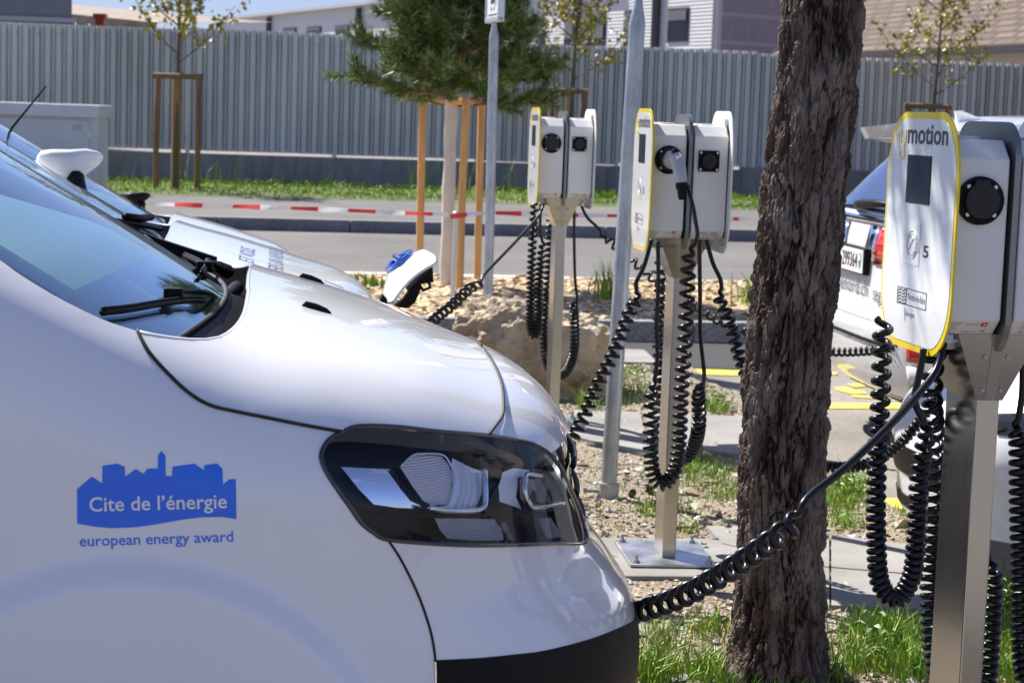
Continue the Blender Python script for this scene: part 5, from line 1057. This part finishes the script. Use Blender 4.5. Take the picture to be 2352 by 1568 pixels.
hp('lens_shell', [(1062, 1037), (1100, 1058), (1131, 1070), (1133, 1130), (1118, 1168), (1060, 1174), (1012, 1166), (1052, 1160), (1064, 1110), (1060, 1062)], mat('lens_shell_grey', (.72, .75, .84), .25, .25), -.026)
hp('ring', [(1186, 1072), (1210, 1062), (1250, 1070), (1243, 1085), (1222, 1090), (1219, 1140), (1232, 1168), (1180, 1150), (1177, 1110)], mat('ring_satin', (.80, .83, .90), .25, .2), -.030)
hp('low_lens', [(1020, 1192), (1090, 1191), (1160, 1192), (1176, 1212), (1183, 1240), (1110, 1243), (1050, 1240), (1032, 1220)], RIB2, -.024)
hp('projector', [(1226, 1092), (1262, 1096), (1268, 1150), (1244, 1160), (1228, 1140)], BLACKG, -.030)
hp('projector_bowl', [(1266, 1092), (1290, 1100), (1310, 1150), (1290, 1162), (1272, 1148)], mat('bowl_dark', (.10, .10, .12), .2, .6), -.034)
hp('light_guide', [(1184, 1205), (1192, 1196), (1212, 1236), (1200, 1240)], mat('bulb_grey', (.35, .35, .36), .15, .6), -.03)
hp('light_guide', [(1268, 1188), (1300, 1184), (1325, 1226), (1290, 1232)], mat('bowl_blue', (.10, .12, .18), .15, .6), -.03)
def hline(px, r, M, off):
    P = VAN.hits(dens(px, 8)); P = P+VAN.norm(P)*off; mb = MB(); mb.tube(P, r, 6); return mb.build('chrome_trim', M, lamp, 180)
hline([(1000, 1166), (1040, 1172), (1100, 1172), (1124, 1166), (1132, 1150), (1131, 1100), (1128, 1072)], .0055, CHROME, -.016)
hline([(1224, 1092), (1232, 1084), (1262, 1090)], .005, CHROME, -.016); hline([(1224, 1092), (1224, 1130), (1236, 1160), (1262, 1164), (1312, 1152)], .0055, CHROME, -.016)
hline([(935, 1062), (962, 1036), (990, 1031), (1032, 1034), (1050, 1055), (1059, 1080), (1058, 1120), (1050, 1158)], .0018, CHROME, -.018)
for i in range(3): hline([(1070+14*i, 1044+7*i), (1084+12*i, 1080+5*i), (1086+12*i, 1120), (1072+14*i, 1168)], .0012, mat('line_white', (.8, .8, .85), .3), -.023)
hline([(800, 1150), (880, 1180), (1000, 1186), (1150, 1182), (1260, 1172), (1325, 1166)], .002, HOUS, -.02); hline([(1300, 1106), (1322, 1156), (1338, 1206), (1342, 1240)], .0028, CHROME, -.003)
VAN.patch('headlight', mir(H['hl'][:-1]), BLACKG, .03, -.0005)
# grille bars, badge wing
P = np.array([VAN.radial(VAN.ang(np.array([[-.02, y, .78+.0*y]])))[0] for y in np.linspace(-.30, .30, 24)])
mb = MB()
for dz_ in (-.06, 0, .06): Q = P+[.006, 0, dz_]; Q = VAN.radial(VAN.ang(Q))+[.002, 0, 0]; mb.tube(Q-[.006, 0, 0], .006, 6)
mb.build('grille_bar', BLACKP, VAN.root, 180)
mb = MB(); Q = VAN.radial(VAN.ang(np.array([[.0, y, .855] for y in np.linspace(-.28, .28, 24)]))); mb.tube(Q+[.0, 0, 0], .004, 8); mb.build('grille_trim', mat('trim_dark_chrome', (.12, .12, .13), .15, .9), VAN.root, 180)
# black end of the cowl at the far wing
def yplane(px, y):
    d = rays(px); o = EYE-VAN.O; dl = np.stack([d @ VAN.X, d @ VAN.Y, d[:, 2]], -1); ol = np.array([o @ VAN.X, o @ VAN.Y, o[2]]); return ol+dl*((y-ol[1])/dl[:, 1])[:, None]
q = yplane([(322, 531), (366, 549), (402, 561), (455, 578), (498, 592), (496, 625), (445, 618)], .70); n = len(q); mb = MB()
mb.add([tuple(p) for p in q]+[tuple(p+[0, .03, 0]) for p in q], [tuple(range(n)), tuple(range(2*n-1, n-1, -1))]+[(i, (i+1) % n, n+(i+1) % n, n+i) for i in range(n)]); fixn(mb.build('cowl_end', BLACKP, VAN.root))
# washer nozzles
for s in (1, -1):
    p = VAN.hits([(727, 712)])[0]*[1, s, 1]; mb = MB(); V = []
    pts = [(-.028, .020, .004), (-.020, .024, .013), (.0, .022, .012), (.02, .014, .007), (.028, .008, .001)]; Fc = []
    for (x, w_, h) in pts: V += [(p[0]+x, p[1]-w_*.5, p[2]-.17*x-.004), (p[0]+x, p[1]-w_*.35, p[2]-.17*x+h), (p[0]+x, p[1]+w_*.35, p[2]-.17*x+h), (p[0]+x, p[1]+w_*.5, p[2]-.17*x-.004)]
    for i in range(4):
        for j in range(3): a = i*4+j; Fc.append((a, a+1, a+5, a+4))
    mb.add(V, Fc+[(0, 3, 2, 1), (16, 17, 18, 19)]); mb.build('washer_nozzle', BLACKP, vhood, 50)
# wipers
def wiper(B, A, name='wiper'):
    mb = MB(); mb.tube(B, np.linspace(.0062, .005, len(B)), 8); mb.tube(B+[0, 0, .007], np.linspace(.003, .002, len(B)), 6); w_ = mb.build(name, BLACKP, VAN.root, 180)
    mb = MB(); n = len(A); mb.tube(A, np.interp(np.linspace(0, 1, n), [0, .25, .40, 1], [.017, .014, .0055, .0045]), 10); mb.build('wiper_arm', BLACKP, w_, 180)
    c = A[-1]; mb = MB(); mb.box((c[0]-.022, c[1]-.012, c[2]-.016), (c[0]+.014, c[1]+.012, c[2]+.007), 0, .005); mb.build('adapter', BLACKP, w_)
wa = [(543, 662), (524, 678), (506, 692), (470, 694), (430, 690), (392, 690)]
wiper(on_glass(dens([(228, 729), (290, 722), (370, 708), (430, 701), (462, 702)], 8), .010), spline(np.vstack([on_level(wa[:3], 1.10), on_glass(wa[3:], .020)]), 8))
gpt = lambda b, y, o: (vxb(y)+b, y, vz(vxb(y)+b, y)+o)
wiper(spline([gpt(-.05, .68, .012), gpt(-.04, .50, .012), gpt(-.04, .30, .012), gpt(-.05, .08, .012)], 8), spline([(vxb(.62)+.045, .60, 1.125), (vxb(.6)+.02, .56, 1.14), gpt(-.02, .47, .03), gpt(-.03, .38, .024), gpt(-.035, .32, .022)], 8))
mb = MB(); p = on_level([(548, 676)], 1.09)[0]; mb.box((p[0]-.02, p[1]-.03, p[2]-.05), (p[0]+.03, p[1]+.02, p[2]-.004), 0, .008); mb.build('wiper_mount', BLACKP, VAN.root)
# things seen through the windscreen
mb = MB(); q = on_glass([(85, 560), (150, 556), (140, 583), (75, 590)]); q = q-[0, 0, .06]
mb.add(list(q)+list(q-[0, 0, .05]), [(0, 1, 2, 3), (4, 7, 6, 5), (0, 4, 5, 1), (1, 5, 6, 2), (2, 6, 7, 3), (3, 7, 4, 0)]); fixn(mb.build('display_recess', mat('recess_dark', (.015, .03, .05), .5), VAN.root))
# skyline emblem
K = lambda p: np.stack([np.asarray(p)[:, 0]*.475, 823+np.asarray(p)[:, 1]*.475], -1)
sky_ = [(373, 630), (444, 570), (495, 603), (495, 518), (565, 507), (603, 522), (605, 570), (657, 533), (694, 557), (712, 532), (763, 530), (764, 470), (781, 446), (800, 470), (802, 567), (832, 567), (834, 522), (941, 508), (987, 540), (988, 515), (1050, 507), (1076, 533), (1078, 608), (1108, 583), (1140, 582), (1143, 775), (1070, 765), (980, 766), (880, 778), (760, 800), (650, 815), (540, 819), (450, 811), (374, 797)]
emb = VAN.patch('emblem', VAN.hits(K(sky_)), BLUE, .012, .0008, parent=vb[0])
def vtext(s, a, b, h, M, off, bold=0.0, parent=None):
    V, Fc = textfit(s, 1.0, None, bold); capu = h; a = np.array(a, float); b = np.array(b, float); ux = b-a; uy = np.array([ux[1], -ux[0]]); uy = uy/np.linalg.norm(uy); tv, _ = text2d('l', bold); k = capu/(tv[:, 1].max())
    V0, _ = text2d(s, bold); V[:, 1] = V0[:, 1]*k
    return VAN.flat('lettering', V, Fc, M, off, parent or vb[0], lambda W_: K(a+W_[:, 0:1]*ux+W_[:, 1:2]*uy))
vtext("Cite de l’énergie", (433, 738), (1098, 721), 68, PAINT, .0016, .012, emb)
vtext('european energy award', (386, 907), (1128, 884), 52, BLUE, .0010, .006)

# ---------------- second white car with the raised charging flap, third car behind it
r2 = thing('car', 'white car behind the van with dark slogan on its hood and raised charging flap', 'car')
CAR2 = Veh(r2, (-.45, 6.97), YAW, [-.007, -.006, -.004, -.002, 0, .004, .01, .019, .028], [1.605, 1.121, 1.089, 1.053, 1.013, .97, .941, .905, .84], flare=False, C=(-.8, 0, .5))
b2, hood2, ws2, z2, xb2 = build_front(CAR2, PAINT2, dz=-.085, dx=-.045, step=.035)
for x in (-.864, CAR2.rear+.95):
    for y in (-.90, .90): wheel(CAR2, x, y)
CAR2.patch('headlight', H['hl'][:-1]+[0, 0, -.085], BLACKG, .03, 0); CAR2.patch('headlight', mir(H['hl'][:-1])+[0, 0, -.085], BLACKG, .03, 0)
gapline('hood_crease', [(-.66, .42, 1.09), (-.4, .40, 1.0), (-.15, .36, .93)], .0025, PAINT2, 0, CAR2)
def ctext(s, lx, y0, y1, hx):
    V, Fc = textfit(s, y1-y0); V0, _ = text2d(s); k = hx/(.72); P = np.stack([lx-hx*0+(-V0[:, 1]*k), y0+V[:, 0], np.full(len(V), 1.0)], -1)
    A = P.copy(); A[:, 2] = 1.0; zt = np.full(len(A), 1.5); lo = np.full(len(A), .5); hi = np.full(len(A), 1.6)
    for _ in range(40):
        mi_ = (lo+hi)/2; A[:, 2] = mi_; ins = CAR2.g(A) < 0; lo = np.where(ins, mi_, lo); hi = np.where(ins, hi, mi_)
    A[:, 2] = lo+.003; mb = MB(); mb.add(A, Fc); o = mb.build('lettering', mat('ink_slate', (.13, .15, .23), .5), hood2); orient(o, CAR2)
ctext('ET VOUS,', -.455, -.50, -.16, .052)
ctext('VERS UN AVENIR DURABLE', -.36, -.55, .36, .052)
# wiper on it, far mirror
mb = MB(); mb.tube([(-.90, -.05, z2(-.855, -.05)+.02), (-.86, .10, z2(-.815, .1)+.03), (-.83, .22, z2(-.785, .22)+.05)], .014, 8); mb.tube([(-.80, .3, 1.06), (-.86, .1, 1.085), (-.92, -.1, 1.11), (-1.0, -.4, 1.13)], .009, 8); mb.build('wiper', BLACKP, r2, 180)
def mirror(root, x, y, z, s=1, name='mirror', paint=PAINT2, k0=1.0):
    """s = side (+1 left). Housing tapering outwards and forwards with a dark foot"""
    mb = MB(); n = 18; V = []; Fc = []; st = [(-.15, .62), (-.13, .9), (-.08, 1.0), (.0, 1.0), (.07, .80), (.12, .45), (.145, .12)]
    for (dx_, k) in st:
        for j in range(n):
            a = j*2*math.pi/n; c, s_ = math.cos(a), math.sin(a); V.append((x+dx_*k0, y+s*.10*k0+k0*(.10*max(0, dx_+.02)/.165)+.095*k0*k*np.sign(c)*abs(c)**.5, z+k0*(.045*max(0, dx_)/.15+.078*k*np.sign(s_)*abs(s_)**.5)))
    for i in range(len(st)-1):
        for j in range(n): a = i*n+j; b = i*n+(j+1) % n; Fc.append((a, b, b+n, a+n))
    mb.add(V, Fc+[tuple(range(n-1, -1, -1)), tuple((len(st)-1)*n+j for j in range(n))]); m_ = fixn(mb.build(name, paint, root, 60))
    mb = MB(); mb.tube([(x+.02, y+s*.06*k0, z-.06*k0), (x+.06*k0, y-s*.02, z-.12*k0), (x+.10*k0, y-s*.10, z-.17*k0)], [.05*k0, .035*k0, .045*k0], 10); mb.build('mirror_foot', BLACKP, m_, 60); return m_
mirror(r2, -1.19, .88, 1.255, k0=.82)
# flap
f0 = PY(893, 712, 6.75); fl = thing('charging_flap', 'x', 'flap'); 
bpy.data.objects.remove(fl)
def flap():
    """open charge lid hinged at the nose of the second car: curved white panel, blue badge, black hinge"""
    def toL(P): d = np.asarray(P)-CAR2.O; return np.stack([d @ CAR2.X, d @ CAR2.Y, d[:, 2]], -1)
    A0, A1, B1, B0 = PY(872, 652, 7.08), PY(894, 704, 6.74), PY(1012, 596, 6.80), PY(962, 574, 7.12)
    nn_ = np.cross(B0-A0, A1-A0); nn_ /= np.linalg.norm(nn_); nn_ = nn_ if nn_[2] > 0 else -nn_
    def S(u, v): return (A0*(1-v)+A1*v)*(1-u)+(B0*(1-v)+B1*v)*u+nn_*(.022*math.sin(math.pi*u)+.020*math.sin(math.pi*v)-.03*max(0, .25-u)/.25*(1-v))
    mb = MB(); U = np.linspace(0, 1, 22); T_ = np.linspace(0, 1, 17); rnd = lambda u: .5*(1-max(0, (abs(2*u-1)-.72)/.28)**3*.35)
    V = [S(u, .5+(t_-.5)*2*rnd(u)) for u in U for t_ in T_]; V2 = [p-nn_*.009 for p in V]; n = len(T_); N = len(V)
    Fc = [(i*n+j, i*n+j+1, (i+1)*n+j+1, (i+1)*n+j) for i in range(len(U)-1) for j in range(n-1)]; Fc += [tuple(N+k for k in f[::-1]) for f in Fc]
    bd = [j for j in range(n)]+[i*n+n-1 for i in range(1, len(U))]+[(len(U)-1)*n+j for j in range(n-2, -1, -1)]+[i*n for i in range(len(U)-2, 0, -1)]
    Fc += [(bd[k], bd[(k+1) % len(bd)], N+bd[(k+1) % len(bd)], N+bd[k]) for k in range(len(bd))]
    mb.add(toL(V+V2), Fc); f = fixn(mb.build('charging_flap', PAINT2, r2, 50)); f['label'] = 'white charging flap raised open with round blue badge'
    c = (.56, .22); mb = MB(); mb.tube(toL([S(c[0]+.25*math.cos(a), c[1]+.27*math.sin(a))+nn_*.006 for a in np.linspace(0, 2*math.pi, 40)]), .010, 8, cap=False)
    mb.tube(toL([S(c[0]+.0, c[1]+k)+nn_*.010 for k in (-.30, -.1, .1, .30)]), .016, 8); mb.build('badge', mat('badge_blue', (.02, .10, .50), .12, .4, coat=1.0), f, 60)
    def plate(name, px, Y, th, par):
        h0 = toL([PY(x, y, Y) for x, y in px]); mb = MB(); n = len(h0); mb.add([tuple(p) for p in h0]+[tuple(p+[0, th, 0]) for p in h0], [tuple(range(n)), tuple(range(2*n-1, n-1, -1))]+[(i, (i+1) % n, n+(i+1) % n, n+i) for i in range(n)]); return fixn(mb.build(name, BLACKP, par))
    cr_ = plate('flap_liner', [(936, 668), (972, 630), (994, 614), (996, 648), (968, 653), (950, 660)], 6.80, .20, f)
    plate('hinge_arm', [(908, 702), (925, 690), (938, 672), (952, 656), (968, 660), (962, 676), (954, 694), (938, 708), (918, 706)], 6.84, .06, cr_); plate('hinge_arm', [(872, 690), (880, 676), (892, 690), (888, 702)], 6.80, .06, cr_)
    mb = MB(); mb.tube(toL([PY(x, y, 6.78) for x, y in ((962, 652), (972, 667), (988, 660), (985, 645), (975, 642))]), .006, 8); mb.build('latch_loop', BLACKP, cr_, 60)
flap()
r3 = thing('car', 'low white car mostly hidden behind the second car, only windscreen and aerial showing', 'car')
CAR3 = Veh(r3, (-.97, 9.73), YAW, [-.02]*9, [1.42, 1.00, .975, .94, .90, .855, .82, .77, .70], flare=False, C=(-.8, 0, .45))
build_front(CAR3, PAINT2, dz=-.20, dx=-.0, step=.05)
for x in (-.864, CAR3.rear+.95):
    for y in (-.90, .90): wheel(CAR3, x, y)
mirror(r3, -.93, .90, 1.00, 1, paint=BLACKP, k0=.42)
def toL3(p): d = np.asarray(p)-CAR3.O; return (d @ CAR3.X, d @ CAR3.Y, d[2])
mb = MB(); a, b = PY(26, 296, 9.75), PY(106, 198, 9.75); mb.tube([toL3(a-np.array([.01, 0, .05])), toL3(a), toL3(b)], [.012, .006, .004], 8); mb.build('aerial', BLACKP, r3, 60)

# ---------------- white hatchback nose at the right edge
r5 = thing('hatchback', 'white hatchback with black grille, nose partly hidden behind nearest station post', 'car')
HB = Veh(r5, (1.40, 6.85), YAW+math.pi, [-.03, -.0, .03, .03, .0, -.05, -.10, -.17, -.2], [1.5, 1.08, 1.0, .89, .80, .73, .66, .58, .45], W=.82, c=.10, k=.20, flare=False, rear=-3.7, C=(-.8, 0, .40), xs=-.95)
def ring_outline(v): return np.array([(.03, 0.001, .16), (.0, .4, .16), (-.3, .8, .16), (-.62, .86, .16), (-.64, .86, .45), (-.90, .86, .56), (-1.16, .86, .45), (-1.2, .86, .16), (-3.0, .86, .16), (-3.7, .86, .18), (-3.7, .002, .18), (-3.7, .002, 1.4), (-1.9, .002, 1.48), (-1.85, .62, 1.40), (-1.2, .70, 1.1), (-.50, .76, .80), (-.42, .5, .86), (-.40, .001, .87)])
o = ring_outline(HB); a = HB.patch('body', o, PAINT2, .03); HB.patch('body', mir(o), PAINT2, .03)
wn = np.array([(-.44, 0, .88), (-.46, .5, .86), (-.55, .73, .82), (-1.2, .68, 1.12), (-1.8, .62, 1.40), (-1.85, 0, 1.46)]); HB.patch('windscreen', np.vstack([wn, mir(wn[1:-1][::-1])]), FRIT, .03, .004)
HB.patch('grille', [(.03, -.45, .42), (.03, .45, .42), (.0, .52, .30), (.0, -.52, .30)], BLACKP, .03, .004)
HB.patch('lower_lip', [(.03, -.5, .20), (.03, .5, .20), (.0, .5, .15), (.0, -.5, .15)], BLACKP, .03, .004)
for y in (1, -1): HB.patch('headlight', np.array([(-.05, .45, .62), (-.12, .62, .66), (-.25, .74, .68), (-.22, .74, .58), (-.06, .52, .55)])*[1, y, 1], BLACKG, .03, .004)
for x in (-.90, -3.0):
    for y in (-.84, .84): wheel(HB, x, y, .28)
# ---------------- white estate / SUV seen from behind
r4 = thing('estate_car', 'white estate car seen from behind between the trunk and nearest station', 'car', (1.735, 8.72, 0), YAW)
Wd = 1.80
prof = [(.10, .28), (.02, .33), (-.02, .42), (-.04, .55), (-.035, .63), (.0, .645), (.015, .70), (.02, .80), (.03, .95), (.05, 1.05), (.075, 1.10), (.16, 1.20), (.30, 1.35), (.43, 1.47), (.52, 1.53), (.75, 1.575), (1.6, 1.60), (2.6, 1.55)]
def rear_pt(x, z, t):
    """t 0..1 from the near to the far flank; rounded corners, tumblehome above the belt"""
    y = t*Wd; e = abs(2*t-1); tum = .16*np.clip((z-1.0)/.55, 0, 1); yy = Wd/2+(y-Wd/2)*(1-tum/ (Wd/2)); return (x+.16*e**5, yy, z)
ts = np.concatenate([np.linspace(0, .08, 6), np.linspace(.12, .88, 16), np.linspace(.92, 1, 6)])
def rows(a, b): return prof[a:b+1]
def rsurf(name, pf, t_, M, off=0.0): 
    mb = MB(); V = []
    for (x, z) in pf: V += [np.array(rear_pt(x, z, t))-[off, 0, 0] for t in t_]
    n = len(t_); mb.add(V, [(i*n+j, i*n+j+1, (i+1)*n+j+1, (i+1)*n+j) for i in range(len(pf)-1) for j in range(n-1)]); o = mb.build(name, M, r4, smooth=180); md = o.modifiers.new('sheet', 'SOLIDIFY'); md.thickness = .01; return o
def fine_prof(a, b): return [tuple(p) for p in spline(prof[a:b+1], 4)]
bumper = rsurf('bumper', fine_prof(0, 5), ts, PAINT2); hatch = rsurf('tailgate', fine_prof(5, 10), ts, PAINT2); rsurf('rear_window', fine_prof(10, 13), ts, mat('rear_glass', (.01, .015, .05), .04, coat=1.0)); rsurf('roof', fine_prof(13, 17), ts, PAINT2)
rsurf('chrome_strip', [(.055, 1.055), (.068, 1.085)], np.linspace(.02, .98, 20), CHROME, .012); rsurf('step_strip', [(-.03, .622), (.01, .650)], np.linspace(.06, .94, 20), mat('strip_silver', (.6, .6, .62), .3, .7), .012); rsurf('bumper_groove', [(-.043, .53), (-.043, .545)], np.linspace(.1, .9, 14), BLACKP, .004)
for y0, y1, sgn in ((.0, .0, 1), (Wd, Wd, -1)):
    mb = MB(); P = [(.16, .28), (.14, .55), (.17, .65), (.19, .95), (.22, 1.08), (.50, 1.40), (.70, 1.56), (1.6, 1.60), (2.6, 1.55), (3.3, 1.05), (4.3, .95), (4.4, .3)]
    V = [(x, y0+sgn*.16*np.clip((z-1.0)/.55, 0, 1), z) for x, z in P]+[(x, y0+sgn*(.05+.16*np.clip((z-1.0)/.55, 0, 1)), z) for x, z in P]; n = len(P)
    mb.add(V, [tuple(range(n)), tuple(range(2*n-1, n-1, -1))]+[(i, (i+1) % n, n+(i+1) % n, n+i) for i in range(n)]); fixn(mb.build('body_side', PAINT2, r4))
mb = MB(); mb.box((2.2, .1, .3), (4.35, Wd-.1, .95)); mb.build('engine_bay', PAINT2, r4); mb = MB(); mb.box((.3, .08, .36), (3.0, Wd-.08, .9)); mb.build('cabin', BLACKP, r4); mb = MB(); mb.box((.24, .12, .19), (4.0, Wd-.12, .37), 0, .03); mb.build('undertray', BLACKP, r4)
# spoiler, fin
mb = MB(); S_ = [(.24, .10, 1.505), (.22, .25, 1.51), (.21, Wd/2, 1.525), (.22, Wd-.25, 1.51), (.24, Wd-.10, 1.505)]; B_ = [(.62, .16, 1.565), (.62, .3, 1.57), (.62, Wd/2, 1.58), (.62, Wd-.3, 1.57), (.62, Wd-.16, 1.565)]
V = S_+B_+[(x+.03, y, z-.055) for x, y, z in S_]+[(x-.05, y, z-.15) for x, y, z in B_]; Fc = []
for j in range(4): Fc += [(j, j+1, 5+j+1, 5+j), (10+j+1, 10+j, 15+j, 15+j+1), (j+1, j, 10+j, 10+j+1), (5+j, 6+j, 16+j, 15+j)]
Fc += [(0, 5, 15, 10), (9, 4, 14, 19)]; mb.add(V, Fc); sp_ = fixn(mb.build('spoiler', PAINT2, r4))
fp = PY(2225, 283, 9.5); 
def toL4(p): d = np.asarray(p)-np.array([1.735, 8.72, 0]); return np.array([d @ SR, d @ np.array([-.12, .9928, 0]), d[2]])
f = toL4(fp); mb = MB(); q = [(0, .0), (-.015, .055), (.02, .058), (.10, .028), (.17, .004), (.17, -.03), (0, -.03)]; mb.prism(q, -.014, .014, lambda u, v, h: (f[0]-.06+u, f[1]+h*(1 if v < .03 else .4), f[2]+v)); fixn(mb.build('roof_fin', PAINT2, r4))
# tail lamps, plate, wiper, lettering
for s in (0, 1):
    tt = np.linspace(.0, .315, 14) if s == 0 else np.linspace(.685, 1, 14); tl = rsurf('tail_light', [(.028, .88), (.03, .95), (.05, 1.04)], tt, RED, .014)
    for zz_ in (.905, .94, .975): mb = MB(); V = [np.array(rear_pt(.03, zz_, t))-[.018, 0, 0] for t in tt]; mb.tube(V, .007, 6); mb.build('light_bar', mat('red_bar', (.85, .03, .02), .2), tl, 180)
    rsurf('lamp_trim', [(.026, .89), (.03, .95), (.052, 1.05)], np.linspace(.315, .40, 4) if s == 0 else np.linspace(.60, .685, 4), CHROME, .013)
    tt = np.linspace(.012, .055, 5) if s == 0 else np.linspace(.945, .988, 5); rsurf('fog_reflector', [(-.035, .48), (-.038, .57)], tt, RED, .01); rsurf('reverse_lamp', [(-.02, .37), (-.035, .46)], tt, mat('lamp_clear', (.6, .6, .6), .15), .01)
yc = Wd/2; xpl = -.006
mb = MB(); mb.box((xpl-.012, yc-.260, .817), (xpl+.03, yc+.260, .943), 0, .005); pf_ = mb.build('plate_frame', BLACKP, r4); mb = MB(); mb.box((xpl-.016, yc-.25, .825), (xpl-.0125, yc+.25, .935)); pl_ = mb.build('number_plate', mat('plate_white', (.75, .75, .75), .4), pf_)
def rtext(s, y0, w_, z, h, x, M, parent, bold=0.0):
    V, Fc = textfit(s, w_, None, bold); V0, _ = text2d(s, bold); k = h/.72; mb = MB(); mb.add([(x, y0-p[0], z+q[1]*k) for p, q in zip(V, V0)], Fc); return mb.build('lettering', M, parent)
rtext('VD 299364', yc+.235, .40, .847, .072, xpl-.0175, INK, pl_, .01)
mb = MB(); mb.prism([(-.02, .035), (.02, .035), (.02, .0), (.012, -.025), (0, -.038), (-.012, -.025), (-.02, 0)], .0, .001, lambda u, v, h: (xpl-.0168-h, yc-.205+u, .882+v)); fixn(mb.build('shield', mat('shield_green', (.02, .30, .10), .4), pl_))
mb = MB(); mb.prism([(-.016, .03), (.016, .03), (.016, .002), (-.016, .002)], .0012, .002, lambda u, v, h: (xpl-.0168-h, yc-.205+u, .882+v)); fixn(mb.build('shield_white', MATS['plate_white'], pl_))
rtext('sagenord.ch', yc+.35, .62, .72, .075, .003, INKG, hatch); rtext('sagenord.ch', yc-.36, .50, .715, .07, .003, INKG, hatch)
mb = MB(); mb.tube([(.05, yc-.52, 1.16), (.04, yc-.2, 1.155), (.045, yc+.05, 1.14), (.07, yc+.2, 1.13)], [.012, .02, .026, .02], 8); mb.build('rear_wiper', BLACKP, r4, 180)
for x in (.85, 3.5):
    for y in (.12, Wd-.12):
        mb = MB(); mb.cyl((x, y-.09, .32), (x, y+.09, .32), .32, n=32); mb.build('wheel', RUBBER, r4, 40)
